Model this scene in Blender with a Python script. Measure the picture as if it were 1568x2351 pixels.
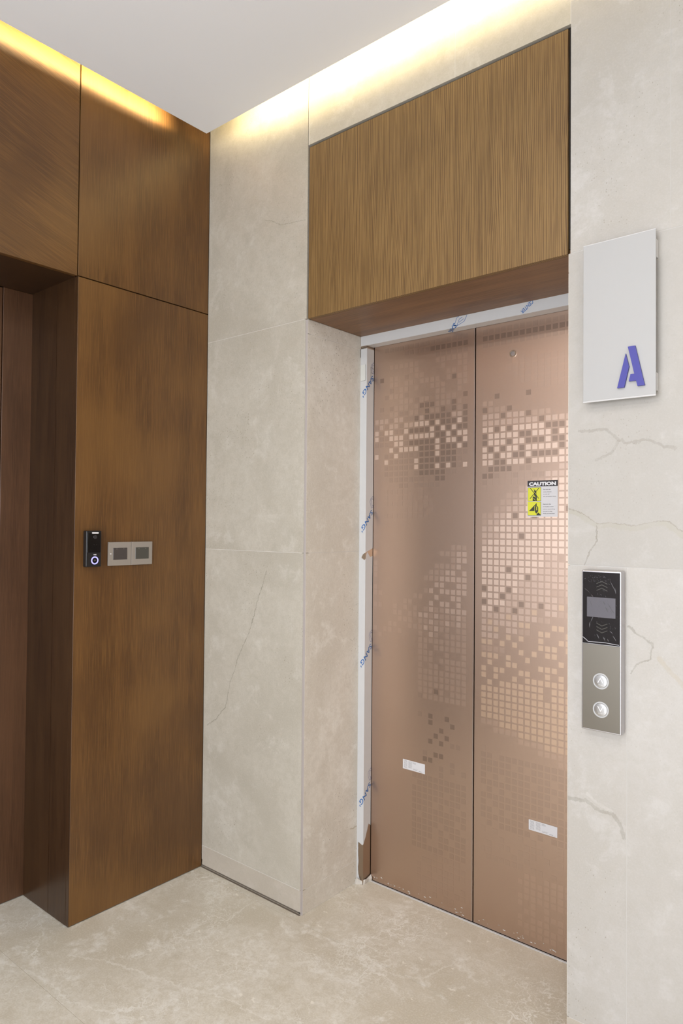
import bpy, bmesh, math, random
from mathutils import Vector, Matrix

# ---------------------------------------------------------------- camera
scene = bpy.context.scene
for o in list(bpy.data.objects):
    bpy.data.objects.remove(o)
COL = scene.collection

def camera():
    yaw, pit, rol = math.radians(39.8983), math.radians(1.0475), math.radians(0.4792)
    F = Vector((-math.sin(yaw) * math.cos(pit), math.cos(yaw) * math.cos(pit), math.sin(pit)))
    R0 = Vector((math.cos(yaw), math.sin(yaw), 0))
    U0 = R0.cross(F)
    R = R0 * math.cos(rol) + U0 * math.sin(rol)
    U = -R0 * math.sin(rol) + U0 * math.cos(rol)
    cd = bpy.data.cameras.new('camera')
    cd.sensor_fit = 'HORIZONTAL'
    cd.sensor_width = 36.0
    cd.lens = 36.0 * 1607.156 / 1568.0
    cd.clip_start = 0.02
    co = bpy.data.objects.new('camera', cd)
    m = Matrix((R, U, -F)).transposed().to_4x4()
    m.translation = Vector((2.2704, -1.8473, 1.3936))
    co.matrix_world = m
    COL.objects.link(co)
    scene.camera = co
camera()

# ---------------------------------------------------------------- world, exposure
world = bpy.data.worlds.new('world')
scene.world = world
world.use_nodes = True
world.node_tree.nodes['Background'].inputs[0].default_value = (0.75, 0.85, 1.0, 1)
world.node_tree.nodes['Background'].inputs[1].default_value = 1.0
vs = scene.view_settings
vs.view_transform = 'Standard'
vs.look = 'None'
vs.gamma = 1.0
vs.use_curve_mapping = False
vs.exposure = 0.26

# light levels (watts, colours)
DOWN_W = [6.0, 14.0, 14.0, 5.0]
DOWN_COL = (1.0, 0.965, 0.93)
COVE_W = 20.0
COVE_WOOD_W = 21.0
COVE_COL = (1.0, 0.83, 0.46)
WINDOW_W = 3.6
FILL_WINDOW_W = 86.0
WINDOW_COL = (0.90, 0.94, 1.0)
DOWNLIGHTS = [(1.70, -1.55), (0.85, -2.75), (2.75, -2.75), (2.95, -1.25)]

# ---------------------------------------------------------------- dimensions
A = 0.5555       # left edge of lift niche
B = 1.5245       # right edge of lift niche
D1 = 0.3147      # front of lift frame
D2 = 0.3614      # elevator door plane
ZT = 2.7649      # top of wood fascia
ZB = 2.1377      # bottom of wood fascia
ZJ = 1.2905
ZS = 0.0863      # skirting
H1 = 2.2564      # wood joint height
E = 0.5783       # edge of the left doorway
OD = 0.3246      # its depth
E2 = 1.56
ZC = 2.9302      # dropped ceiling
ZTOP = 3.035
OFF = 0.1016
XR, YB = 3.7, -3.7

def lin(r, g, b):
    f = lambda c: (c / 255) / 12.92 if c / 255 <= 0.04045 else ((c / 255 + 0.055) / 1.055) ** 2.4
    return (f(r), f(g), f(b), 1)

# ---------------------------------------------------------------- node helpers
class NT:
    def __init__(s, name):
        s.m = bpy.data.materials.new(name)
        s.m.use_nodes = True
        s.t = s.m.node_tree
        s.b = s.t.nodes['Principled BSDF']
    def n(s, typ, **k):
        n = s.t.nodes.new(typ)
        for a, v in k.items():
            setattr(n, a, v)
        return n
    def l(s, a, b):
        s.t.links.new(a, b)
    def val(s, sock, v):
        if hasattr(v, 'is_output') or isinstance(v, bpy.types.NodeSocket):
            s.l(v, sock)
        else:
            sock.default_value = v
    def math(s, op, a, b=0.0, c=None, clamp=False):
        n = s.n('ShaderNodeMath', operation=op, use_clamp=clamp)
        s.val(n.inputs[0], a); s.val(n.inputs[1], b)
        if c is not None: s.val(n.inputs[2], c)
        return n.outputs[0]
    def vmath(s, op, a, b=None, scale=None):
        n = s.n('ShaderNodeVectorMath', operation=op)
        s.val(n.inputs[0], a)
        if b is not None: s.val(n.inputs[1], b)
        if scale is not None: s.val(n.inputs['Scale'], scale)
        return n.outputs['Value'] if op in ('LENGTH', 'DISTANCE', 'DOT_PRODUCT') else n.outputs[0]
    def mix(s, f, a, b, blend='MIX'):
        n = s.n('ShaderNodeMix', data_type='RGBA', blend_type=blend)
        s.val(n.inputs[0], f); s.val(n.inputs[6], a); s.val(n.inputs[7], b)
        return n.outputs[2]
    def noise(s, vec, scale, detail=4, rough=0.55, dist=0.0, color=False):
        n = s.n('ShaderNodeTexNoise')
        s.l(vec, n.inputs['Vector'])
        n.inputs['Scale'].default_value = scale
        n.inputs['Detail'].default_value = detail
        n.inputs['Roughness'].default_value = rough
        n.inputs['Distortion'].default_value = dist
        return n.outputs['Color' if color else 'Fac']
    def ramp(s, f, a, b, v0=0.0, v1=1.0):
        n = s.n('ShaderNodeMapRange', interpolation_type='SMOOTHSTEP')
        s.val(n.inputs['Value'], f)
        n.inputs['From Min'].default_value = a; n.inputs['From Max'].default_value = b
        n.inputs['To Min'].default_value = v0; n.inputs['To Max'].default_value = v1
        return n.outputs[0]
    def coord(s, kind='Object'):
        return s.n('ShaderNodeTexCoord').outputs[kind]
    def mapping(s, vec, scale=(1, 1, 1), loc=(0, 0, 0), rot=(0, 0, 0)):
        n = s.n('ShaderNodeMapping')
        s.l(vec, n.inputs[0])
        n.inputs['Location'].default_value = loc
        n.inputs['Rotation'].default_value = rot
        n.inputs['Scale'].default_value = scale
        return n.outputs[0]
    def bump(s, h, strength=0.2, dist=0.002):
        n = s.n('ShaderNodeBump')
        n.inputs['Strength'].default_value = strength
        n.inputs['Distance'].default_value = dist
        s.l(h, n.inputs['Height'])
        s.l(n.outputs[0], s.b.inputs['Normal'])
    def polyline(s, vec, pts, width, wob_vec=None):
        """mask (1 on the line) around a polyline in object space"""
        best = None
        for p, q in zip(pts[:-1], pts[1:]):
            p, q = Vector(p), Vector(q)
            d = q - p
            L2 = d.length_squared
            pa = s.vmath('SUBTRACT', vec, tuple(p))
            h = s.math('DIVIDE', s.vmath('DOT_PRODUCT', pa, tuple(d)), L2, clamp=True)
            n = s.n('ShaderNodeVectorMath', operation='SCALE')
            n.inputs[0].default_value = tuple(d)
            s.l(h, n.inputs['Scale'])
            dd = s.vmath('LENGTH', s.vmath('SUBTRACT', pa, n.outputs[0]))
            best = dd if best is None else s.math('MINIMUM', best, dd)
        return s.ramp(best, width * 0.6, width, 1.0, 0.0)

def simple(name, col, rough=0.5, metal=0.0, spec=0.5, emit=None, estr=0.0, coat=0.0, noise=0.0):
    t = NT(name)
    t.b.inputs['Roughness'].default_value = rough
    t.b.inputs['Metallic'].default_value = metal
    t.b.inputs['Specular IOR Level'].default_value = spec
    t.b.inputs['Coat Weight'].default_value = coat
    if noise:
        n = t.noise(t.coord(), 40, 4)
        dark = tuple(c * (1 - noise) for c in col[:3]) + (1,)
        t.l(t.mix(n, dark, col), t.b.inputs['Base Color'])
    else:
        t.b.inputs['Base Color'].default_value = col
    if emit:
        t.b.inputs['Emission Color'].default_value = emit
        t.b.inputs['Emission Strength'].default_value = estr
    return t.m

def stone(name, base, dark, light, veins=(), seed=0.0, pits=1.0, vein_col=(0.20, 0.165, 0.11, 1), flecks=0.0,
          net=0.0, rough=0.38, contrast=1.0, plane=None):
    t = NT(name)
    P = t.coord()
    PS = t.mapping(P, loc=(seed, seed * 0.7, seed * 1.3))
    col = base
    big = t.noise(PS, 2.2, 3, 0.5, 0.8)
    med = t.noise(PS, 9, 7, 0.72, 0.35)
    fine = t.noise(PS, 38, 5, 0.75, 0.2)
    col = t.mix(t.ramp(big, 0.38, 0.66, 0, contrast), base, dark)
    col = t.mix(t.ramp(med, 0.52, 0.66, 0, 0.80 * contrast), col, light)
    col = t.mix(t.ramp(med, 0.48, 0.34, 0, 0.75 * contrast), col, dark)
    col = t.mix(t.ramp(fine, 0.40, 0.62, 0.0, 0.55 * contrast), col, dark)
    grain = t.noise(PS, 190, 3, 0.7)
    col = t.mix(t.ramp(grain, 0.45, 0.70, 0.0, 0.35 * contrast), col, light)
    col = t.mix(t.ramp(grain, 0.45, 0.28, 0.0, 0.35 * contrast), col, dark)
    # broad pale / dark drifts
    drift = t.noise(t.mapping(PS, scale=(3.0, 3.0, 1.6), rot=(0.3, 0.5, 0)), 3.0, 5, 0.70, 0.4)
    col = t.mix(t.ramp(drift, 0.56, 0.66, 0, 0.22 * contrast), col, light)
    if net:
        wob = t.vmath('ADD', PS, t.vmath('SCALE', t.vmath('SUBTRACT', t.noise(PS, 5, 5, 0.6, color=True), (0.5, 0.5, 0.5)), scale=0.35))
        for sc, w, st in ((3.2, 0.014, 1.0), (9.0, 0.030, 0.7), (26.0, 0.06, 0.6)):
            v = t.n('ShaderNodeTexVoronoi', feature='DISTANCE_TO_EDGE')
            v.inputs['Scale'].default_value = sc
            t.l(wob, v.inputs['Vector'])
            m = t.ramp(v.outputs['Distance'], 0.0, w, 1, 0)
            m = t.math('MULTIPLY', m, t.ramp(t.noise(PS, 4, 3), 0.45, 0.62, 0, net * st))
            col = t.mix(m, col, light)
    # small pits and dark grains, clustered
    if pits:
        v = t.n('ShaderNodeTexVoronoi', feature='F1')
        v.inputs['Scale'].default_value = 120
        t.l(t.mapping(PS, scale=(1.3, 1.3, 0.9)), v.inputs['Vector'])
        sep = t.n('ShaderNodeSeparateColor')
        t.l(v.outputs['Color'], sep.inputs[0])
        pit = t.math('MULTIPLY', t.ramp(v.outputs['Distance'], 0.12, 0.26, 1, 0), t.ramp(sep.outputs[0], 0.66, 0.70, 0, 1))
        clus = t.ramp(t.noise(PS, 3.5, 3, 0.6), 0.50, 0.64, 0.12, 1.0)
        pm = t.math('MULTIPLY', pit, t.math('MULTIPLY', clus, 0.55 * pits, None, True))
        col = t.mix(pm, col, vein_col)
    if flecks:
        v = t.n('ShaderNodeTexVoronoi', feature='F1')
        v.inputs['Scale'].default_value = 30
        t.l(t.mapping(t.vmath('ADD', PS, t.vmath('SCALE', t.noise(PS, 30, 4, 0.7, color=True), scale=0.05)), scale=(0.6, 1.5, 1), rot=(0, 0, 0.5)), v.inputs['Vector'])
        sep = t.n('ShaderNodeSeparateColor')
        t.l(v.outputs['Color'], sep.inputs[0])
        fm = t.math('MULTIPLY', t.ramp(v.outputs['Distance'], 0.12, 0.22, 1, 0), t.ramp(sep.outputs[1], 0.90, 0.93, 0, flecks))
        col = t.mix(fm, col, (0.80, 0.76, 0.67, 1))
    wobn = t.vmath('SUBTRACT', t.noise(PS, 17, 6, 0.76, color=True), (0.5, 0.5, 0.5))
    flat = (1, 1, 1) if plane is None else tuple(0 if i == plane else 1 for i in range(3))
    for (pts, w, strength, vc, amp) in veins:
        PW = t.vmath('MULTIPLY', t.vmath('ADD', P, t.vmath('SCALE', wobn, scale=amp)), flat)
        m = t.polyline(PW, pts, w)
        m = t.math('MULTIPLY', m, t.ramp(t.noise(PS, 24, 4, 0.7), 0.30, 0.60, 0.45, 1.0))
        col = t.mix(t.math('MULTIPLY', m, strength), col, vc)
    t.val(t.b.inputs['Base Color'], col)
    t.b.inputs['Roughness'].default_value = rough
    t.b.inputs['Specular IOR Level'].default_value = 0.35
    return t.m

def wood(name, c_dark, c_mid, c_light, axis=2, fine=260, streak=18, rough=0.42, lines=0.0, seed=0.0, tilt=0.0,
         blotch=0.5, spec=0.4, coat=0.0):
    """veneer whose grain runs along axis"""
    t = NT(name)
    P = t.coord()
    rot = [0, 0, 0]
    if tilt: rot = [tilt, tilt, 0]
    P0 = t.mapping(P, loc=(seed, seed * 0.6, seed * 0.3), rot=tuple(rot))
    def st(a, b):
        s = [a, a, a]; s[axis] = b
        return tuple(s)
    f1 = t.noise(t.mapping(P0, scale=st(1.0, 0.035)), fine, 3, 0.6)
    f2 = t.noise(t.mapping(P0, scale=st(1.0, 0.06)), streak, 4, 0.6, 0.3)
    f3 = t.noise(P0, 3.2, 1.5, 0.45, 0.2)
    col = t.mix(t.ramp(f2, 0.35, 0.66), c_dark if not lines else tuple(v * 0.84 for v in c_mid[:3]) + (1,), c_mid)
    col = t.mix(t.ramp(f1, 0.42, 0.66, 0, 0.55), col, c_light)
    col = t.mix(t.ramp(f1, 0.46, 0.30, 0, 0.40), col, c_dark)
    col = t.mix(t.ramp(f3, 0.42, 0.70, 0, blotch), col, c_light)
    col = t.mix(t.ramp(f3, 0.46, 0.28, 0, blotch), col, c_dark)
    if lines:
        # cathedral grain: distance field bent by slow noise, cut into thin dark lines
        bend = t.noise(t.mapping(P0, scale=st(1.0, 0.16)), 3.2, 3, 0.55)
        sep = t.n('ShaderNodeSeparateXYZ'); t.l(P0, sep.inputs[0])
        u = t.math('ADD', t.math('MULTIPLY', sep.outputs[0], 1.0), t.math('MULTIPLY', bend, 0.10))
        w = t.math('SINE', t.math('MULTIPLY', u, 2 * math.pi * 165))
        w2 = t.math('SINE', t.math('MULTIPLY', u, 2 * math.pi * 82))
        wob = t.noise(t.mapping(P0, scale=st(1.0, 0.02)), 260, 3, 0.7)
        wmix = t.math('ADD', t.math('ADD', t.math('MULTIPLY', w, 0.36), t.math('MULTIPLY', w2, 0.08)), t.math('MULTIPLY', wob, 1.1))
        col = t.mix(t.ramp(wmix, 0.50, 0.98, 0, lines), col, c_dark)
    t.val(t.b.inputs['Base Color'], col)
    t.b.inputs['Roughness'].default_value = rough
    t.b.inputs['Specular IOR Level'].default_value = spec
    t.b.inputs['Coat Weight'].default_value = coat
    t.b.inputs['Coat Roughness'].default_value = 0.35
    t.bump(f1, 0.15, 0.0006)
    return t.m

def metal(name, col, rough, aniso=0.0, mottled=0.0):
    t = NT(name)
    t.b.inputs['Metallic'].default_value = 1.0
    t.b.inputs['Roughness'].default_value = rough
    c = col
    if mottled:
        n = t.noise(t.mapping(t.coord(), scale=(0.15, 1, 1)), 420, 3, 0.6)
        c = t.mix(n, tuple(v * (1 - mottled) for v in col[:3]) + (1,), col)
    t.val(t.b.inputs['Base Color'], c)
    if aniso:
        t.b.inputs['Anisotropic'].default_value = aniso
        tg = t.n('ShaderNodeCombineXYZ')
        tg.inputs[0].default_value = 1.0
        t.l(tg.outputs[0], t.b.inputs['Tangent'])
    return t.m

# ---------------------------------------------------------------- materials
V3 = lambda pts, y=0.0: [(x, y, z) for x, z in pts]
VB = (0.42, 0.35, 0.25, 1)
VG = (0.22, 0.20, 0.155, 1)
S_BASE, S_DARK, S_LIGHT = (0.633, 0.598, 0.574, 1), (0.552, 0.513, 0.481, 1), (0.730, 0.702, 0.700, 1)
M = {}
M['stone_pillar'] = stone('cream_stone_pillar', (0.489, 0.451, 0.381, 1), (0.406, 0.368, 0.301, 1), (0.555, 0.521, 0.455, 1), seed=3.1, pits=1.5, plane=1,
    contrast=0.8, veins=[
    (V3([(0.3602, 1.2187), (0.3098, 1.0919), (0.2702, 0.9802), (0.2145, 0.8898), (0.1654, 0.7812), (0.1337, 0.6648), (0.0817, 0.6124), (0.0227, 0.5752)]), 0.0017, 0.75, VG, 0.03),
    (V3([(0.25, 0.90), (0.29, 0.83), (0.34, 0.72), (0.37, 0.62)]), 0.006, 0.3, VB, 0.03),
    (V3([(0.33, 2.559), (0.43, 2.515), (0.54, 2.501)]), 0.0017, 0.5, VG, 0.03)])
M['stone_pillar_low'] = stone('cream_stone_pillar_low', (0.489, 0.451, 0.381, 1), (0.406, 0.368, 0.301, 1), (0.555, 0.521, 0.455, 1), seed=7.7, pits=1.9, plane=1,
    contrast=0.8, veins=[(V3([(0.3602, 1.2187), (0.3098, 1.0919), (0.2702, 0.9802), (0.2145, 0.8898), (0.1654, 0.7812), (0.1337, 0.6648), (0.0817, 0.6124), (0.0227, 0.5752)]), 0.0017, 0.75, VG, 0.03)])
M['stone_return'] = stone('cream_stone_return', (0.676, 0.632, 0.556, 1), (0.562, 0.514, 0.438, 1), (0.766, 0.738, 0.673, 1), seed=12.4, pits=2.2, plane=0,
    contrast=0.8, veins=[([(0, 0.27, 0.22), (0, 0.31, 0.215)], 0.003, 0.8, VB, 0.03),
    ([(0, 0.02, 0.60), (0, 0.07, 0.68), (0, 0.12, 0.74), (0, 0.19, 0.74), (0, 0.28, 0.76)], 0.004, 0.16, (0.70, 0.66, 0.58, 1), 0.06),
    ([(0, 0.02, 0.46), (0, 0.09, 0.54), (0, 0.15, 0.48), (0, 0.2, 0.43)], 0.004, 0.16, (0.70, 0.66, 0.58, 1), 0.06)])
M['stone_right_top'] = stone('cream_stone_upper', (0.462, 0.436, 0.399, 1), (0.405, 0.376, 0.334, 1), (0.520, 0.499, 0.473, 1), seed=21.0, pits=0.9, plane=1, contrast=0.7)
M['stone_right_mid'] = stone('cream_stone_middle', (0.427, 0.402, 0.368, 1), (0.389, 0.363, 0.325, 1), (0.466, 0.444, 0.414, 1), seed=33.0, pits=0.55, plane=1, contrast=0.7, veins=[
    (V3([(1.5241, 1.4364), (1.5624, 1.4245), (1.6008, 1.3991), (1.6483, 1.3949), (1.692, 1.393), (1.7448, 1.4001), (1.7756, 1.4035), (1.8136, 1.376), (1.90, 1.36)]), 0.0095, 0.80, (0.385, 0.358, 0.300, 1), 0.035),
    (V3([(1.5241, 1.443), (1.5624, 1.431), (1.6008, 1.406), (1.6483, 1.4015), (1.692, 1.400), (1.7448, 1.407), (1.7756, 1.410), (1.8136, 1.383)]), 0.0013, 0.5, VG, 0.035),
    (V3([(1.6008, 1.3991), (1.6055, 1.359), (1.5859, 1.3298), (1.565, 1.285)]), 0.0025, 0.6, VG, 0.03),
    (V3([(1.556, 1.6503), (1.6232, 1.6495), (1.648, 1.6316), (1.6756, 1.607), (1.7026, 1.6074), (1.7291, 1.6145), (1.7552, 1.6039), (1.80, 1.59)]), 0.0045, 0.35, VG, 0.04),
    (V3([(1.60, 1.57), (1.64, 1.585), (1.66, 1.62)]), 0.004, 0.3, VG, 0.03)])
M['stone_right_low'] = stone('cream_stone_lower', (0.466, 0.440, 0.407, 1), (0.418, 0.389, 0.348, 1), (0.520, 0.499, 0.473, 1), seed=41.0, pits=1.1, plane=1, contrast=0.7, veins=[
    (V3([(1.6825, 1.1414), (1.7029, 1.1236), (1.7449, 1.1009), (1.7408, 1.0678), (1.703, 1.041), (1.69, 1.02)]), 0.0028, 0.5, VG, 0.03),
    (V3([(1.76, 1.07), (1.79, 1.03), (1.82, 1.0)]), 0.008, 0.4, VB, 0.03),
    (V3([(1.526, 0.6637), (1.5756, 0.6707), (1.6101, 0.6547), (1.6436, 0.6547), (1.6656, 0.6363), (1.6776, 0.6011)]), 0.006, 0.4, VG, 0.03),
    (V3([(1.58, 0.69), (1.61, 0.672), (1.64, 0.66)]), 0.005, 0.18, (0.7, 0.68, 0.64, 1), 0.03)])
M['stone_header'] = stone('cream_stone_header', (0.505, 0.466, 0.397, 1), (0.430, 0.391, 0.317, 1), (0.571, 0.538, 0.468, 1), seed=52.0, pits=0.8, plane=1, contrast=0.8)
M['stone_skirting'] = stone('cream_stone_skirting', (0.468, 0.417, 0.349, 1), (0.413, 0.366, 0.300, 1), (0.516, 0.466, 0.404, 1), seed=61.0, pits=0.4, contrast=0.7)
M['stone_room'] = stone('cream_stone_room', S_BASE, S_DARK, S_LIGHT, seed=70.0)
M['floor'] = stone('beige_marble_floor', (0.645, 0.600, 0.510, 1), (0.535, 0.480, 0.380, 1), (0.780, 0.755, 0.690, 1), seed=5.0, pits=0.25, flecks=0.8, net=0.85, rough=0.30, plane=2,
    contrast=1.0, veins=[
    ([(0.1489, -0.6536, 0), (0.2845, -0.5814, 0), (0.4227, -0.5475, 0), (0.5552, -0.5009, 0), (0.6624, -0.4729, 0), (0.8443, -0.4366, 0)], 0.0045, 0.42, (0.83, 0.81, 0.75, 1), 0.08),
    ([(0.3785, -0.1946, 0), (0.3547, -0.0266, 0)], 0.004, 0.35, (0.83, 0.81, 0.75, 1), 0.07),
    ([(0.1082, -0.7758, 0), (0.3506, -0.7649, 0), (0.5565, -0.6831, 0), (0.8, -0.70, 0)], 0.0045, 0.36, (0.83, 0.81, 0.75, 1), 0.08),
    ([(0.8537, -0.0327, 0), (0.9873, -0.049, 0), (1.0766, -0.0135, 0), (1.0891, 0.0666, 0), (1.1286, 0.1884, 0)], 0.004, 0.35, (0.83, 0.81, 0.75, 1), 0.07)])
M['joint'] = simple('pale_joint', (0.63, 0.60, 0.555, 1), 0.8)
M['joint_pale'] = simple('pale_joint_right', (0.52, 0.50, 0.47, 1), 0.8)
M['floor_joint'] = simple('tan_floor_joint', (0.40, 0.35, 0.26, 1), 0.8)
M['gap'] = simple('dark_gap', (0.02, 0.014, 0.010, 1), 0.9)
M['grime'] = simple('grey_joint', (0.16, 0.13, 0.10, 1), 0.9)
W_D, W_M, W_L = (0.086, 0.037, 0.0095, 1), (0.124, 0.055, 0.0140, 1), (0.178, 0.085, 0.022, 1)
M['wood_a'] = wood('brown_veneer_corner', W_D, W_M, W_L, axis=2, seed=0.4, blotch=0.55, coat=0.25, rough=0.36)
M['wood_b'] = wood('brown_veneer_upper', W_D, W_M, W_L, axis=2, seed=5.4, blotch=0.55, coat=0.25, rough=0.36)
M['wood_c'] = wood('brown_veneer_crossgrain', W_D, W_M, W_L, axis=1, seed=9.1, tilt=0.35, blotch=0.5, coat=0.25, rough=0.36)
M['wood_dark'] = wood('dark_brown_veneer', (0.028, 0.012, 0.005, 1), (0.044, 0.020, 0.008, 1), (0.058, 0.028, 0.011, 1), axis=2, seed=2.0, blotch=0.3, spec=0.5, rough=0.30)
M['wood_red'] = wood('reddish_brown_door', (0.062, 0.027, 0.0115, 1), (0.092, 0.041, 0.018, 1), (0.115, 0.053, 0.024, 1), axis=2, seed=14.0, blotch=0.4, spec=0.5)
M['wood_stripe'] = wood('striped_oak', (0.090, 0.045, 0.016, 1), (0.222, 0.131, 0.046, 1), (0.265, 0.160, 0.060, 1), axis=2, fine=200, streak=30, lines=0.85, seed=0.0, blotch=0.15, rough=0.5)
M['wood_soffit'] = wood('oak_soffit', (0.125, 0.060, 0.024, 1), (0.20, 0.098, 0.040, 1), (0.25, 0.128, 0.053, 1), axis=0, fine=200, streak=20, seed=3.0, tilt=0.0, blotch=0.3)
M['ceiling'] = simple('white_plaster', (0.865, 0.870, 0.885, 1), 0.85, spec=0.2)
M['cove'] = simple('cove_plaster', (0.40, 0.385, 0.36, 1), 0.9, spec=0.1)
ROSE = (0.568, 0.418, 0.330, 1)
def tint(f, r=1.0, g_=1.0, b_=1.0):
    return (min(1, ROSE[0] * f * r), min(1, ROSE[1] * f * g_), min(1, ROSE[2] * f * b_), 1)
M['rose'] = metal('rose_bronze_satin', ROSE, 0.34, aniso=0.25, mottled=0.05)
M['rose_frame'] = metal('bronze_frame', (0.42, 0.335, 0.26, 1), 0.35)
M['sq_o'] = metal('rose_painted_bright_square', tint(1.33, 1.0, 1.05, 1.08), 0.40, aniso=0.25)  # etched pattern, with uneven reflections painted in as lighter and darker tints
M['sq_l'] = metal('rose_painted_pale_square', tint(1.14, 1.0, 1.02, 1.04), 0.38, aniso=0.25)
M['sq_g'] = metal('rose_faint_square', tint(1.035), 0.36, aniso=0.25)
M['sq_#'] = metal('rose_dark_square', tint(0.67), 0.36, aniso=0.25)
M['sq_f'] = metal('rose_shaded_square', tint(0.89), 0.36, aniso=0.25)
M['sq_h'] = metal('rose_hint_square', tint(0.955), 0.36, aniso=0.25)
M['sq_t'] = metal('tan_satin_square', tint(1.11, 1.01, 1.0, 0.93), 0.40, aniso=0.25)
M['film'] = simple('white_protective_film', (0.56, 0.555, 0.55, 1), 0.35, spec=0.5, noise=0.06)
M['film_blue'] = simple('blue_film_print', (0.035, 0.13, 0.36, 1), 0.5)
M['film_line'] = simple('violet_film_outline', (0.16, 0.17, 0.34, 1), 0.5)
M['plaster'] = simple('rough_white_plaster', (0.62, 0.58, 0.52, 1), 0.95, noise=0.25)
M['alu'] = metal('brushed_aluminium', (0.62, 0.61, 0.60, 1), 0.32)
M['chrome'] = metal('satin_chrome', (0.56, 0.545, 0.56, 1), 0.28)
M['steel'] = metal('brushed_steel_plate', (0.175, 0.157, 0.13, 1), 0.36, aniso=0.5)
M['glass_black'] = simple('black_glass', (0.010, 0.009, 0.011, 1), 0.08, spec=0.6)
M['lcd'] = simple('grey_lcd', (0.105, 0.098, 0.112, 1), 0.25)
M['lcd_mark'] = simple('dim_arrow_mark', (0.034, 0.030, 0.022, 1), 0.3)
M['film_streak'] = simple('wrinkled_clear_film', (0.085, 0.082, 0.088, 1), 0.18, spec=0.7)
M['film_edge'] = simple('film_edge_glint', (0.42, 0.42, 0.44, 1), 0.2, spec=0.8)
M['button'] = metal('button_metal', (0.46, 0.455, 0.45, 1), 0.28)
M['button_ring'] = simple('clear_button_ring', (0.46, 0.46, 0.46, 1), 0.15, spec=0.8)
M['white_print'] = simple('white_print', (0.72, 0.71, 0.72, 1), 0.5)
M['black_print'] = simple('black_print', (0.022, 0.017, 0.020, 1), 0.5)
M['yellow'] = simple('yellow_print', (0.62, 0.62, 0.035, 1), 0.5)
M['olive_black'] = simple('dark_pictogram', (0.030, 0.032, 0.020, 1), 0.5)
M['sticker'] = simple('sticker_paper', (0.60, 0.585, 0.59, 1), 0.5)
M['grey_print'] = simple('grey_print', (0.30, 0.29, 0.29, 1), 0.6)
M['text_print'] = simple('small_text_print', (0.10, 0.09, 0.09, 1), 0.6)
M['acrylic'] = simple('milky_acrylic', (0.395, 0.388, 0.378, 1), 0.4, spec=0.5)
M['acrylic_edge'] = simple('acrylic_spacer', (0.66, 0.65, 0.63, 1), 0.15, spec=0.5)
M['acrylic_glow_paint'] = simple('acrylic_edge_painted_glow', (0.56, 0.55, 0.54, 1), 0.15)  # paler colour imitates light glowing in the plate's cut edges
M['violet'] = simple('blue_violet_enamel', (0.044, 0.042, 0.265, 1), 0.4)
M['violet_side'] = simple('dark_violet_side', (0.055, 0.035, 0.24, 1), 0.5)
M['black_plastic'] = simple('black_plastic', (0.010, 0.009, 0.009, 1), 0.38)
M['black_gloss'] = simple('black_gloss', (0.006, 0.006, 0.006, 1), 0.12)
M['lens'] = simple('lens_glass', (0.030, 0.030, 0.032, 1), 0.12, spec=0.9)
M['ring_glow'] = simple('lit_violet_ring', (0.3, 0.3, 0.7, 1), 0.4, emit=(0.36, 0.33, 1.0, 1), estr=1.0)
M['plate'] = simple('warm_grey_plate', (0.285, 0.25, 0.215, 1), 0.4)
M['rocker'] = simple('dark_grey_rocker', (0.062, 0.052, 0.048, 1), 0.3)
M['rocker_b'] = simple('dark_green_grey_rocker', (0.066, 0.062, 0.052, 1), 0.3)
M['peep'] = metal('keyhole_chrome', (0.75, 0.75, 0.74, 1), 0.12)
M['lamp_lens'] = simple('lamp_diffuser', (0.9, 0.9, 0.9, 1), 0.5, emit=(1.0, 0.94, 0.86, 1), estr=4.0)
M['lamp_trim'] = simple('white_trim', (0.8, 0.8, 0.8, 1), 0.4)
M['led'] = simple('warm_led_tape', (0.9, 0.8, 0.6, 1), 0.5, emit=COVE_COL + (1,), estr=2.0)

# ---------------------------------------------------------------- object helpers
def link(name, me, mat, parent=None, base=None):
    if mat is not None:
        me.materials.append(M[mat] if isinstance(mat, str) else mat)
    o = bpy.data.objects.new(name, me)
    COL.objects.link(o)
    if parent is not None:
        o.parent = parent
    return o

def origin(parent):
    v = Vector((0, 0, 0))
    while parent is not None:
        v += parent.location
        parent = parent.parent
    return v

def mesh(name, verts, faces, mat, parent=None, smooth=False):
    off = origin(parent)
    me = bpy.data.meshes.new(name)
    me.from_pydata([tuple(Vector(v) - off) for v in verts], [], faces)
    bm = bmesh.new(); bm.from_mesh(me)
    bmesh.ops.recalc_face_normals(bm, faces=bm.faces[:])
    bm.to_mesh(me); bm.free()
    if smooth:
        for p in me.polygons: p.use_smooth = True
    return link(name, me, mat, parent)

def box(name, a, b, mat, parent=None, bev=0.0, segs=2):
    off = origin(parent)
    bm = bmesh.new()
    x0, x1 = sorted((a[0], b[0])); y0, y1 = sorted((a[1], b[1])); z0, z1 = sorted((a[2], b[2]))
    vs_ = [bm.verts.new(Vector(p) - off) for p in
           ((x0, y0, z0), (x1, y0, z0), (x1, y1, z0), (x0, y1, z0), (x0, y0, z1), (x1, y0, z1), (x1, y1, z1), (x0, y1, z1))]
    for f in ((0, 3, 2, 1), (4, 5, 6, 7), (0, 1, 5, 4), (1, 2, 6, 5), (2, 3, 7, 6), (3, 0, 4, 7)):
        bm.faces.new([vs_[i] for i in f])
    if bev:
        bmesh.ops.bevel(bm, geom=bm.edges[:], offset=bev, segments=segs, affect='EDGES', profile=0.5)
    me = bpy.data.meshes.new(name); bm.to_mesh(me); bm.free()
    return link(name, me, mat, parent)

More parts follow.
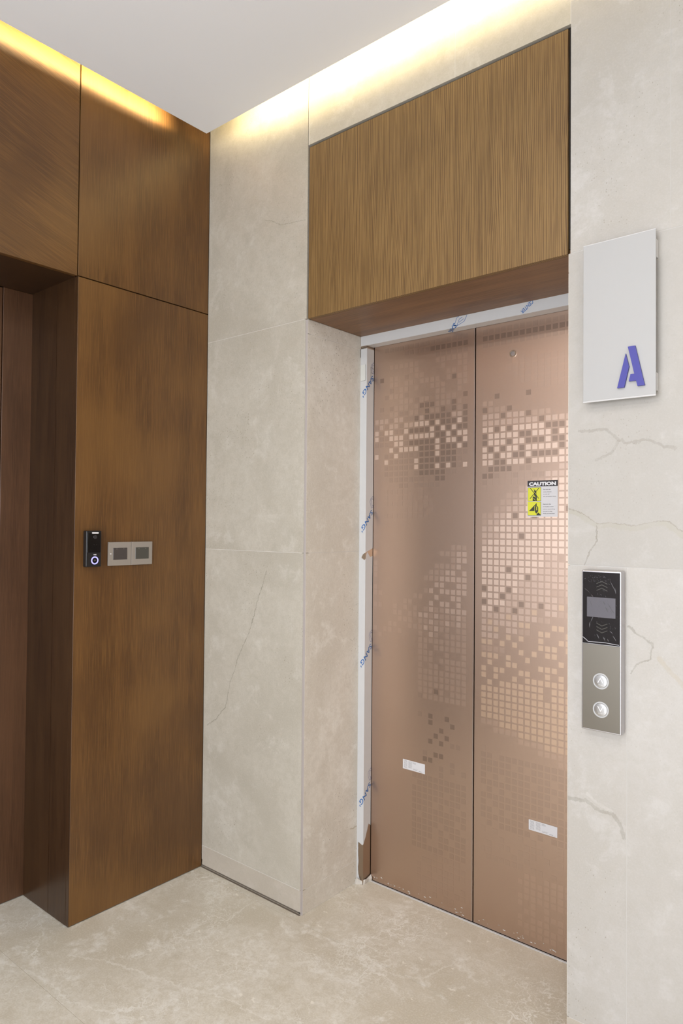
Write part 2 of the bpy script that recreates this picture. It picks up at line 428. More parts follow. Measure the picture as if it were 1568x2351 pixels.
def prism(name, pts, w0, w1, mat, parent=None, axis='y'):
    """2-D outline (u, z) extruded between two wall-normal positions"""
    f = (lambda u, z, w: (u, w, z)) if axis == 'y' else (lambda u, z, w: (w, u, z))
    n = len(pts)
    verts = [f(u, z, w0) for u, z in pts] + [f(u, z, w1) for u, z in pts]
    faces = [tuple(range(n)), tuple(range(2 * n - 1, n - 1, -1))]
    faces += [(i, (i + 1) % n, n + (i + 1) % n, n + i) for i in range(n)]
    return mesh(name, verts, faces, mat, parent)

def disc(name, c, r, h, mat, parent=None, axis='y', n=40, r_in=0.0, dome=0.0, z_scale=1.0):
    """disc or ring standing on a wall; c is its base centre, h its (signed) height along the wall normal"""
    prof = ([(r, 0.0), (r, 0.75), (r * 0.96, 1.0)] + ([(r * 0.6, 1.0 + dome * 0.7), (0.0, 1.0 + dome)] if not r_in else [(r_in * 1.04, 1.0), (r_in, 0.75), (r_in, 0.0)]))
    verts, faces, rings = [], [], []
    for (rr, hh) in prof:
        if rr == 0.0:
            rings.append([len(verts)]); pts = [(0, 0)]
        else:
            rings.append(list(range(len(verts), len(verts) + n)))
            pts = [(rr * math.cos(2 * math.pi * i / n), rr * math.sin(2 * math.pi * i / n) * z_scale) for i in range(n)]
        for u, v in pts:
            if axis == 'y': verts.append((c[0] + u, c[1] + h * hh, c[2] + v))
            elif axis == 'x': verts.append((c[0] + h * hh, c[1] + u, c[2] + v))
            else: verts.append((c[0] + u, c[1] + v, c[2] + h * hh))
    for a, b in zip(rings[:-1], rings[1:]):
        for i in range(n):
            j = (i + 1) % n
            if len(b) == 1: faces.append((a[i], a[j], b[0]))
            else: faces.append((a[i], a[j], b[j], b[i]))
    if r_in:
        a, b = rings[-1], rings[0]
        for i in range(n):
            j = (i + 1) % n
            faces.append((a[i], a[j], b[j], b[i]))
    else:
        faces.append(tuple(rings[0]))
    o = mesh(name, verts, faces, mat, parent)
    return o

def thing(name, label, cat, loc, group=None):
    o = bpy.data.objects.new(name, None)
    o.empty_display_size = 0.05
    COL.objects.link(o)
    o.location = loc
    o['label'] = label; o['category'] = cat
    if group: o['group'] = group
    return o

def struct(name, loc=(0, 0, 0)):
    o = bpy.data.objects.new(name, None)
    o.empty_display_size = 0.1
    COL.objects.link(o)
    o.location = loc
    o['kind'] = 'structure'
    return o

def text_mesh(body, size, bold=0.0, shear=0.0, spacing=1.0):
    """returns (verts2d, faces) of a flat text, origin at its lower left"""
    cu = bpy.data.curves.new('lettering', 'FONT')
    cu.body = body; cu.size = size; cu.offset = bold; cu.shear = shear; cu.space_character = spacing
    cu.resolution_u = 3
    ob = bpy.data.objects.new('lettering', cu)
    COL.objects.link(ob)
    bpy.context.view_layer.update()
    me = bpy.data.meshes.new_from_object(ob.evaluated_get(bpy.context.evaluated_depsgraph_get()))
    v = [(p.co.x, p.co.y) for p in me.vertices]
    f = [tuple(p.vertices) for p in me.polygons]
    bpy.data.objects.remove(ob); bpy.data.curves.remove(cu); bpy.data.meshes.remove(me)
    if v:
        mx = min(a for a, b in v)
        v = [(a - mx, b) for a, b in v]
    return v, f

def wall_text(name, body, x, z, w, size, y, mat, parent, bold=0.0, height=None):
    """flat print on a plane y = const, scaled to width w and optional cap height"""
    v, f = text_mesh(body, size, bold)
    tw = max(a for a, b in v); th = max(b for a, b in v) - min(b for a, b in v)
    sx = w / tw if w else 1.0
    sz = height / th if height else 1.0
    return mesh(name, [(x + a * sx, y, z + b * sz) for a, b in v], f, mat, parent)

# ================================================================= SETTING
# ---- floor of large marble tiles
fl = struct('floor')
box('floor_bed', (-0.5, YB - 0.1, -0.05), (XR + 0.1, 0.5, -0.0006), 'floor_joint', fl)
xs = [-0.42, 0.93 - 1.60, 0.0]
xj = [-0.42, 2.02, XR]
yj = [YB, -3.035, -2.285, -1.535, -0.785, -0.035, 0.46]
for i in range(len(xj) - 1):
    for j in range(len(yj) - 1):
        box('floor_tile', (xj[i] + 0.0006, yj[j] + 0.0006, -0.02), (xj[i + 1] - 0.0006, yj[j + 1] - 0.0006, 0.0), 'floor', fl, bev=0.0002, segs=1)

# ---- dropped ceiling and cove
ce = struct('ceiling')
box('ceiling_panel', (OFF, YB, ZC), (XR, -OFF, ZC + 0.022), 'ceiling', ce)
box('cove_top', (-0.05, YB, ZTOP), (XR, 0.05, ZTOP + 0.04), 'cove', ce)

# ---- elevator wall
wf = struct('wall_front')
g = 0.0008
def slab(x0, x1, z0, z1, mat, y0=0.0, th=0.02, parent=None, bev=0.0003):
    return box('stone_panel', (x0 + g, y0, z0 + g), (x1 - g, y0 + th, z1 - g), mat, parent or wf, bev=bev, segs=1)
box('wall_core', (-0.02, 0.022, 0.0), (A - 0.022, 0.45, ZTOP), 'joint', wf)
box('wall_core', (B + 0.022, 0.022, 0.0), (XR, 0.45, ZTOP), 'joint', wf)
box('wall_core', (A - 0.022, 0.022, ZB + 0.05), (B + 0.022, 0.45, ZTOP), 'joint', wf)
box('grout', (0.0, 0.0006, 0.03), (A - 0.012, 0.024, ZTOP), 'joint', wf)
box('grout', (A - 0.0, 0.0006, ZT + 0.006), (B + 0.01, 0.024, ZTOP), 'joint', wf)
box('grout', (B + 0.006, 0.0006, 0.0), (XR, 0.024, ZTOP), 'joint_pale', wf)
# pillar front
ch = 0.006
slab(0.0, A - ch, ZS, ZJ, 'stone_pillar_low')
slab(0.0, A - ch, ZJ, ZB, 'stone_pillar')
slab(0.0, A - ch * 0.3, ZB, ZTOP, 'stone_pillar')
box('skirting_panel', (0.002, 0.0, 0.009), (A - ch, 0.02, ZS - g), 'stone_skirting', wf, bev=0.0008, segs=1)
box('floor_gap', (0.0, 0.006, 0.0), (A - ch, 0.014, 0.010), 'grime', wf)
box('grime_line', (0.0, -0.0055, 0.0), (A - ch, 0.001, 0.0012), 'grime', wf)
# mitred corner bead of the pillar
mesh('corner_bead', [(A - ch, 0.0002, 0.0), (A - 0.0002, ch, 0.0), (A - ch, ch, 0.0),
                     (A - ch, 0.0002, ZB - 0.002), (A - 0.0002, ch, ZB - 0.002), (A - ch, ch, ZB - 0.002)],
     [(0, 1, 4, 3), (1, 2, 5, 4), (2, 0, 3, 5), (0, 2, 1), (3, 4, 5)],
     simple('corner_bead_stone', (0.34, 0.30, 0.28, 1), 0.5), wf)
# returns of the niche
for side in (0, 1):
    x0, x1 = (A - 0.02, A) if side == 0 else (B, B + 0.02)
    for z0, z1, m_ in ((0.0, ZS, 'stone_return'), (ZS, ZJ, 'stone_return'), (ZJ, 2.085, 'stone_return'), (2.085, ZB, 'stone_return')):
        box('stone_panel', (x0, ch if side == 0 else 0.001, z0 + g), (x1, D1 + 0.02, z1 - g), m_, wf, bev=0.0006, segs=1)
    box('grout', (x0 + (0.004 if side == 0 else 0.0006), 0.0215, 0), (x1 - (0.0006 if side == 0 else 0.004), D1 + 0.03, ZB), 'joint', wf)
# header above the fascia
slab(A + ch * 0.3, 1.1655, ZT + 0.005, ZTOP, 'stone_header')
slab(1.1655, B + 0.005, ZT + 0.005, ZTOP, 'stone_header')
# right of the lift
slab(B + 0.005, 1.786, ZB, ZTOP, 'stone_right_top')
slab(1.786, 2.80, ZB, ZTOP, 'stone_right_top')
slab(2.80, XR, ZB, ZTOP, 'stone_right_top')
slab(B + 0.001, 2.35, ZJ, ZB, 'stone_right_mid')
slab(2.35, XR, ZJ, ZB, 'stone_right_mid')
slab(B + 0.001, 1.6805, ZS, ZJ, 'stone_right_low')
slab(1.6805, 2.60, ZS, ZJ, 'stone_right_low')
slab(2.60, XR, ZS, ZJ, 'stone_right_low')
box('skirting_panel', (B + 0.001, 0.0, 0.004), (XR, 0.02, ZS - g), 'stone_skirting', wf, bev=0.0008, segs=1)

# ---- wood wall with the doorway on the left
wl = struct('wall_left')
jg = 0.002
def panel(y0, y1, z0, z1, mat, x0=-0.018, x1=0.0, parent=None, name='wood_panel'):
    return box(name, (x0, y0, z0), (x1, y1, z1), mat, parent or wl, bev=0.0008, segs=1)
panel(-E + jg, -0.0012, 0.003, H1 - jg, 'wood_a')
panel(-E + jg, -0.0012, H1 + jg, ZTOP, 'wood_b')
panel(-E2 - 0.2, -E - jg, H1 + 0.0, ZTOP, 'wood_c')
panel(-2.05, -E2, 0.003, H1 - jg, 'wood_a')
panel(-2.05, -E2 - 0.2 - jg, H1 + jg, ZTOP, 'wood_b')
box('backing', (-0.030, -E + 0.004, 0.0), (-0.0185, 0.0, ZTOP), 'gap', wl)
box('backing', (-0.030, -2.05, H1 + 0.02), (-0.0185, -E - 0.0, ZTOP), 'gap', wl)
box('backing', (-0.030, -2.05, 0.0), (-0.0185, -E2 - 0.02, H1 + 0.02), 'gap', wl)
# jamb boards and soffit of the doorway
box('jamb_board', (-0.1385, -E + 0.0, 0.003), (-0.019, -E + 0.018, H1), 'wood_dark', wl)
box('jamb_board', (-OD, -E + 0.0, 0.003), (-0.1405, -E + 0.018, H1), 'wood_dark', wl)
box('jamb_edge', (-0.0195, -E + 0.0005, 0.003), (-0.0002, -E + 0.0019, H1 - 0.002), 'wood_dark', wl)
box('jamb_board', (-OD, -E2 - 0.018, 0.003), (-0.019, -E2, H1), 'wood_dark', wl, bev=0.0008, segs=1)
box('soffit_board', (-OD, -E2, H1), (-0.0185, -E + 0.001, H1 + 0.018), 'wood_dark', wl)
# more wood beyond, round the window
panel(-2.35, -2.052, 0.003, ZTOP, 'wood_b')
panel(YB, -3.35, 0.003, ZTOP, 'wood_b')
panel(-3.348, -2.352, 0.003, 0.62, 'wood_a')
panel(-3.348, -2.352, 2.10, ZTOP, 'wood_b')

# ---- entrance door in the doorway
d1 = struct('door_1', (-OD, -1.1, 0))
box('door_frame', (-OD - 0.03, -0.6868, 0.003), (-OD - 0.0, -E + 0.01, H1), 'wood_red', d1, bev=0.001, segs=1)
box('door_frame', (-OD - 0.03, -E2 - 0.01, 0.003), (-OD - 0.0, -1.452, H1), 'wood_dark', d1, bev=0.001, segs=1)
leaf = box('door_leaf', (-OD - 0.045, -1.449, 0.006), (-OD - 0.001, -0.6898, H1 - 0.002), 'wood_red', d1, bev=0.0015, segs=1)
box('handle', (-OD + 0.0, -1.40, 0.98), (-OD + 0.012, -1.36, 1.18), 'alu', leaf, bev=0.003)
box('door_backing', (-OD - 0.06, -E2, 0), (-OD - 0.047, -E, H1), 'gap', d1)

# ---- the other walls of the lobby
wb = struct('wall_back')
for x0, x1, z0, z1 in ((-0.02, 0.75, 0, ZTOP), (3.05, XR, 0, ZTOP), (0.75, 3.05, 2.45, ZTOP)):
    box('stone_panel', (x0 + g, YB - 0.02, z0 + g), (x1 - g, YB, z1 - g), 'stone_room', wb)
wr = struct('wall_right')
for y0, y1 in ((YB, -2.4), (-2.4, -1.2), (-1.2, 0.0)):
    for z0, z1 in ((0, ZJ), (ZJ, ZTOP)):
        box('stone_panel', (XR, y0 + g, z0 + g), (XR + 0.02, y1 - g, z1 - g), 'stone_room', wr)
box('backing', (XR + 0.021, YB, 0), (XR + 0.03, 0, ZTOP), 'joint', wr)

# ---- window behind the photographer
w1 = struct('window_1', (0, -2.85, 0.62))
for a, b in (((-0.05, -3.35, 0.62), (0.004, -3.31, 2.10)), ((-0.05, -2.39, 0.62), (0.004, -2.35, 2.10)),
             ((-0.05, -3.31, 0.62), (0.004, -2.39, 0.66)), ((-0.05, -3.31, 2.06), (0.004, -2.39, 2.10)),
             ((-0.045, -2.865, 0.66), (0.0, -2.835, 2.06))):
    box('window_frame', a, b, 'alu', w1, bev=0.002, segs=1)

w2 = struct('added_fill_window', (1.9, YB, 0.0))  # unseen window, added on the back wall for soft frontal fill
for a, b in (((0.75, YB - 0.05, 0.0), (0.79, YB + 0.004, 2.45)), ((3.01, YB - 0.05, 0.0), (3.05, YB + 0.004, 2.45)),
             ((0.79, YB - 0.05, 0.0), (3.01, YB + 0.004, 0.04)), ((0.79, YB - 0.05, 2.41), (3.01, YB + 0.004, 2.45)),
             ((1.885, YB - 0.045, 0.04), (1.915, YB, 2.41))):
    box('window_frame', a, b, 'alu', w2, bev=0.002, segs=1)
# masonry behind the linings, so that no daylight leaks in at the corners
core = struct('trim_1')
box('masonry', (-0.60, -2.05, -0.05), (-0.42, 0.6, ZTOP + 0.1), 'gap', core)
box('masonry', (-0.60, 0.46, -0.05), (XR + 0.1, 0.6, ZTOP + 0.1), 'gap', core)
box('masonry', (-0.60, YB - 0.1, ZTOP + 0.041), (XR + 0.1, 0.6, ZTOP + 0.1), 'gap', core)
box('masonry', (-0.42, -2.1, -0.05), (-0.021, -2.05, ZTOP + 0.04), 'gap', core)
box('masonry', (-0.42, -0.02, 0.0), (-0.031, 0.46, ZTOP + 0.04), 'gap', core)
box('masonry', (-0.6, -2.1, -0.10), (XR + 0.1, 0.6, -0.051), 'gap', core)

# ================================================================= LAMPS
def area(name, loc, rot, sx, sy, w, col, shape='RECTANGLE', parent=None, spread=math.pi):
    ld = bpy.data.lights.new(name, 'AREA')
    ld.shape = shape; ld.size = sx; ld.size_y = sy
    ld.energy = w; ld.color = col; ld.spread = spread
    lo = bpy.data.objects.new(name, ld)
    COL.objects.link(lo)
    lo.rotation_euler = rot
    if parent is not None:
        lo.parent = parent
        lo.location = Vector(loc) - origin(parent)
    else:
        lo.location = loc
    return lo
# daylight through the window
area('window_and_fill_light', (-0.06, -2.85, 1.36), (0, math.radians(-90), 0), 1.40, 0.92, WINDOW_W, WINDOW_COL)

area('window_and_fill_light', (1.90, YB - 0.06, 1.22), (math.radians(90), 0, 0), 2.2, 2.36, FILL_WINDOW_W, WINDOW_COL)  # added fill lamp behind the camera, set in the made-up back window

spots = ['nearest the elevator doors', 'over the far wood wall', 'deep in the lobby behind the camera', 'near the right end of the elevator wall']
for (x, y), s, dw in zip(DOWNLIGHTS, spots, DOWN_W):
    t_ = thing('ceiling_light', 'round recessed downlight with a white trim, %s' % s, 'ceiling light', (x, y, ZC), 'recessed downlights in the ceiling')
    disc('trim_ring', (x, y, ZC), 0.058, -0.005, 'lamp_trim', t_, axis='z', r_in=0.043)
    disc('diffuser', (x, y, ZC), 0.043, -0.002, 'lamp_lens', t_, axis='z')
    area('lamp', (x, y, ZC - 0.008), (0, 0, 0), 0.085, 0.085, dw, DOWN_COL, 'DISK', t_, spread=math.radians(170))

# LED tape in the cove, lying on the back of the dropped ceiling
led_z = ZC + 0.022
t_ = thing('led_strip', 'warm LED tape glowing in the ceiling cove above the wood wall', 'light strip', (0.14, -1.9, led_z))
box('tape', (0.162, YB + 0.2, led_z), (0.172, -0.24, led_z + 0.012), 'led', t_)
for hgt, share in ((0.014, 0.55), (0.034, 0.45)):
    area('lamp', (0.160, (YB + 0.2 - 0.24) / 2, led_z + hgt / 2 + 0.001), (0, math.radians(90), 0), hgt, abs(YB + 0.2 + 0.24), COVE_WOOD_W * share, (1.0, 0.88, 0.56), parent=t_, spread=math.radians(60))
t_ = thing('led_strip', 'warm LED tape glowing in the ceiling cove above the cream stone wall', 'light strip', (1.9, -0.14, led_z))
box('tape', (0.23, -0.172, led_z), (XR - 0.2, -0.162, led_z + 0.012), 'led', t_)
for hgt, share in ((0.030, 0.42), (0.078, 0.58)):
    area('lamp', ((0.23 + XR - 0.2) / 2, -0.160, led_z + hgt / 2 + 0.001), (math.radians(90), 0, 0), abs(XR - 0.43), hgt, COVE_W * share, COVE_COL, parent=t_)

# ================================================================= LIFT
# wood fascia over the elevator doors
t_ = thing('wood_fascia', 'striped oak box above the elevator doors with a dark joint around it', 'wood panel', ((A + B) / 2, 0.0, ZB))
box('front_panel', (A + 0.004, 0.0015, ZB), (B - 0.003, 0.018, ZT - 0.003), 'wood_stripe', t_, bev=0.0008, segs=1)
box('soffit_panel', (A + 0.001, 0.0182, ZB), (B - 0.001, D1 + 0.0, ZB + 0.016), 'wood_soffit', t_)
box('shadow_joint', (A, 0.012, ZB + 0.017), (B, 0.0215, ZT + 0.005), 'gap', t_)

# lift frame with its protective film
FW = 0.0311
HB = 2.1
FI = D2 - 0.001
def frame_parts():
    t = thing('elevator_surround', 'bronze elevator door frame still wrapped in white printed film, around the pinkish doors', 'door frame', ((A + B) / 2, D1, 0))
    box('jamb', (A + 0.0002, D1, 0.0), (A + FW, D2 - 0.001, HB), 'rose_frame', t)
    box('jamb', (B - FW, D1, 0.0), (B - 0.0002, D2 - 0.001, HB), 'rose_frame', t)
    box('header', (A + 0.0002, D1, HB), (B - 0.0002, D2 - 0.001, ZB - 0.0005), 'rose_frame', t)
    return t
lf = frame_parts()
TH = 0.0007
RET = FI - D1
def wrap(name, verts2, faces, mat, parent, kind, lift=0.0, umin=0.0, umax=None):
    """bend flat (u, v) art round the arris of the frame.
    kind 'jamb': u = across (0 at stone edge), folding at FW into the return, v = height.
    kind 'header': u = down from the soffit, folding at ZB-HB into the underside, v = x."""
    fold = FW if kind == 'jamb' else ZB - HB
    umax = fold + RET if umax is None else umax
    bm = bmesh.new()
    vv = [bm.verts.new((u, v, 0)) for u, v in verts2]
    for f in faces:
        try: bm.faces.new([vv[i] for i in f])
        except ValueError: pass
    for co, no, clear in (((umin, 0, 0), (-1, 0, 0), True), ((umax, 0, 0), (1, 0, 0), True), ((fold, 0, 0), (1, 0, 0), False)):
        bmesh.ops.bisect_plane(bm, geom=bm.verts[:] + bm.edges[:] + bm.faces[:], plane_co=co, plane_no=no, clear_outer=clear)
    if kind == 'header':
        for co, no in (((0, A + 0.001, 0), (0, -1, 0)), ((0, B - 0.001, 0), (0, 1, 0))):
            bmesh.ops.bisect_plane(bm, geom=bm.verts[:] + bm.edges[:] + bm.faces[:], plane_co=co, plane_no=no, clear_outer=True)
    off = origin(parent)
    e = TH + lift
    for v in bm.verts:
        u, w = v.co.x, v.co.y
        if kind == 'jamb':
            p = (A + u, D1 - e, w) if u <= fold + 1e-6 else (A + FW + e, D1 - e + (u - fold), w)
            if abs(u - fold) < 1e-6: p = (A + FW + e * 0.9, D1 - e, w)
        else:
            p = (w, D1 - e, ZB - u) if u <= fold + 1e-6 else (w, D1 - e + (u - fold), HB - e)
            if abs(u - fold) < 1e-6: p = (w, D1 - e, HB - e * 0.9)
        v.co = Vector(p) - off
    bmesh.ops.recalc_face_normals(bm, faces=bm.faces[:])
    me = bpy.data.meshes.new(name); bm.to_mesh(me); bm.free()
    return link(name, me, mat, parent)

def ragged(pts, amp, step, seed):
    rnd = random.Random(seed)
    out = []
    for (a, b), (c, d) in zip(pts[:-1], pts[1:]):
        n = max(1, int(math.hypot(c - a, d - b) / step))
        for i in range(n):
            t = i / n
            out.append((a + (c - a) * t + (rnd.uniform(-amp, amp) if i else 0), b + (d - b) * t + (rnd.uniform(-amp, amp) if i else 0)))
    out.append(pts[-1])
    return out
fold = FW
low = ragged([(fold + RET, 0.215), (fold + RET * 0.72, 0.225), (fold + 0.012, 0.175), (fold, 0.155), (fold - 0.004, 0.150), (0.0065, 0.158), (0.007, 0.105), (0.009, 0.085), (0.0065, 0.06), (0.009, 0.035), (0.018, 0.008), (0.022, 0.002)], 0.0007, 0.005, 3)
outline = [(0.0, 2.0885), (fold + RET, 2.0885)] + low + [(0.0, 0.002)]
fj = wrap('protective_film', outline, [tuple(range(len(outline)))], 'film', lf, 'jamb')
hd = [(0.0, A), (0.0, B), (ZB - HB + RET, B), (ZB - HB + RET, A)]
fh = wrap('protective_film', hd, [(0, 1, 2, 3)], 'film', lf, 'header')
# torn place in the film at chest height, and taped patches near the top
tear = [(0.013, 1.268), (0.020, 1.279), (0.028, 1.284), (fold + 0.006, 1.288), (fold + RET, 1.302), (fold + RET, 1.272), (fold + 0.030, 1.268), (fold + 0.022, 1.276),
        (fold + 0.012, 1.289), (fold + 0.006, 1.280), (fold + 0.001, 1.262), (fold - 0.006, 1.256), (fold - 0.012, 1.262), (0.014, 1.262)]
wrap('torn_gap', ragged(tear, 0.0005, 0.006, 5), [tuple(range(len(ragged(tear, 0.0005, 0.006, 5))))], 'rose_frame', fj, 'jamb', lift=0.0003)
M['tape'] = simple('pale_tape', (0.60, 0.60, 0.56, 1), 0.4)
M['fine_line'] = simple('fine_dark_line', (0.12, 0.105, 0.09, 1), 0.7)
def strokes(name, lines, w, mat, parent, kind, lift=0.0004):
    vs2, fs = [], []
    for (p, q) in lines:
        d = Vector((q[0] - p[0], q[1] - p[1]))
        if d.length == 0: continue
        nrm = Vector((-d.y, d.x)).normalized() * w / 2
        k = len(vs2)
        vs2 += [(p[0] + nrm.x, p[1] + nrm.y), (q[0] + nrm.x, q[1] + nrm.y), (q[0] - nrm.x, q[1] - nrm.y), (p[0] - nrm.x, p[1] - nrm.y)]
        fs.append((k, k + 1, k + 2, k + 3))
    return wrap(name, vs2, fs, mat, parent, kind, lift=lift)
wrap('tape_patch', [(0.001, 2.025), (0.024, 2.025), (0.026, 2.01), (0.025, 1.962), (0.001, 1.962)], [(0, 1, 2, 3, 4)], 'tape', fj, 'jamb', lift=0.0003)
strokes('tape_edge', [((0.024, 2.025), (0.026, 2.008)), ((0.026, 2.008), (0.025, 1.962)), ((0.025, 1.962), (0.002, 1.961))], 0.0012, 'fine_line', fj, 'jamb', lift=0.0005)
strokes('tape_edge', [((fold + 0.026, 2.018), (fold + 0.026, 1.972)), ((fold + 0.026, 2.018), (fold + RET, 2.012)), ((fold + 0.026, 1.996), (fold + 0.040, 1.994)), ((fold + 0.026, 1.972), (fold + RET, 1.966))],
        0.0012, 'fine_line', fj, 'jamb', lift=0.0005)
strokes('corner_cut', [((0.0, 2.089), (fold, 2.095)), ((fold, 2.095), (fold + RET, 2.095))], 0.0025, 'fine_line', lf, 'jamb', lift=0.0003)
box('black_gasket', (A + 0.0001, D1 - 0.0016, 2.055), (A + 0.0014, D1 - 0.0006, 2.088), 'gap', lf)

# blue printing on the film
def fitted(seq, length, height, ang, shear=0.22):
    """text scaled to a length and letter height, turned by ang degrees"""
    v2, f2 = text_mesh(seq, 0.03, bold=0.0006, shear=shear, spacing=1.06)
    mx = max(x for x, y in v2); my = max(y for x, y in v2)
    a = math.radians(ang)
    out = []
    for x, y in v2:
        x, y = x * length / mx, y * height / my
        out.append((x * math.cos(a) - y * math.sin(a), x * math.sin(a) + y * math.cos(a)))
    return out, f2
def film_print(parent, kind, u0, v0, seq, length, height, ang):
    """letters run down-left on the wrap"""
    out, f2 = fitted(seq, length, height, ang)
    wrap('printed_letters', [(u0 + x, v0 + y) for x, y in out], f2, 'film_blue', parent, kind, lift=0.0006)
def film_logo(parent, kind, u0, v0, s=1.0, ang=0.0, mat='film_line'):
    a = math.radians(ang)
    R = lambda x, y: (u0 + (x * math.cos(a) - y * math.sin(a)) * s, v0 + (x * math.sin(a) + y * math.cos(a)) * s)
    P1 = [(0, 0), (-0.012, 0.030), (-0.008, 0.044), (0.010, 0.058), (0.014, 0.050)]
    P2 = [(0, 0), (0.012, 0.004), (0.010, 0.014), (0.004, 0.016), (-0.003, 0.036), (0.002, 0.046), (0.016, 0.044)]
    P3 = [(0.012, 0.004), (0.034, 0.012), (0.040, 0.030), (0.030, 0.050), (0.014, 0.050)]
    P4 = [(0.010, 0.014), (0.026, 0.020), (0.030, 0.032), (0.016, 0.044)]
    L = []
    for P in (P1, P2, P3, P4):
        L += [(R(*p), R(*q)) for p, q in zip(P[:-1], P[1:])]
    strokes('printed_logo', L, 0.0012, mat, parent, kind, lift=0.0006)
for z0 in (1.984, 1.4525, 0.9255, 0.3845):
    film_print(fj, 'jamb', 0.067, z0 + 0.002, "SANG'", 0.104, 0.0175, 231)
    film_logo(fj, 'jamb', fold + 0.036, z0 + 0.008, 0.8)

def head_text(seq, x0, u0, ang, length, height):
    # header art lives in (u down, v along x)
    out, f2 = fitted(seq, length, height, ang, 0.15)
    wrap('printed_letters', [(u0 - y, x0 + x) for x, y in out], f2, 'film_blue', fh, 'header', lift=0.0006)
head_text('SANG', 0.980, 0.020, 228, 0.064, 0.018)
head_text('CENTER', 1.274, -0.004, 218, 0.050, 0.013)
strokes('printed_logo', [((0.030, 0.981), (0.004, 0.991)), ((0.004, 0.991), (0.0, 1.0)), ((0.030, 0.981), (0.033, 0.991)), ((0.033, 0.991), (0.010, 1.002)),
                         ((0.010, 1.002), (0.006, 1.014)), ((0.033, 0.991), (0.022, 1.021)), ((0.022, 1.021), (0.001, 1.032)), ((0.022, 1.000), (0.012, 1.020))],
        0.0016, 'film_blue', fh, 'header', lift=0.0006)

# rough plaster at the foot of the frame
rnd = random.Random(8)
pv = [(A - 0.001, D1 - 0.012, 0), (A + 0.008, D1 - 0.016, 0), (A + 0.02, D1 - 0.006, 0), (A + 0.034, D1 + 0.004, 0), (A + 0.034, D1 + 0.03, 0), (A + 0.04, D2 - 0.004, 0), (A + 0.0312, D2, 0), (A + 0.0312, D1, 0), (A, D1, 0)]
top = [(x + (0.003 if x > A else 0), y + 0.004 if y < D1 + 0.02 else y, 0.010 + rnd.uniform(0, 0.014)) for x, y, z in pv]
t_ = mesh('plaster_dab', pv + top, [tuple(range(9)), tuple(range(17, 8, -1))] + [(i, (i + 1) % 9, 9 + (i + 1) % 9, 9 + i) for i in range(9)], 'plaster')
t_['label'] = 'rough dab of white plaster at the foot of the left elevator jamb'; t_['category'] = 'plaster'

# sill
t_ = thing('elevator_sill', 'thin aluminium sill strip on the floor under the elevator doors', 'sill', ((A + B) / 2, D2, 0))
box('sill_strip', (A + FW + 0.001, D2 - 0.0075, 0.0), (B - FW, D2 - 0.0012, 0.0022), 'film', t_)
box('sill_groove', (A + FW + 0.001, D2 - 0.0011, 0.0003), (B - FW, D2 + 0.02, 0.0012), 'gap', t_)

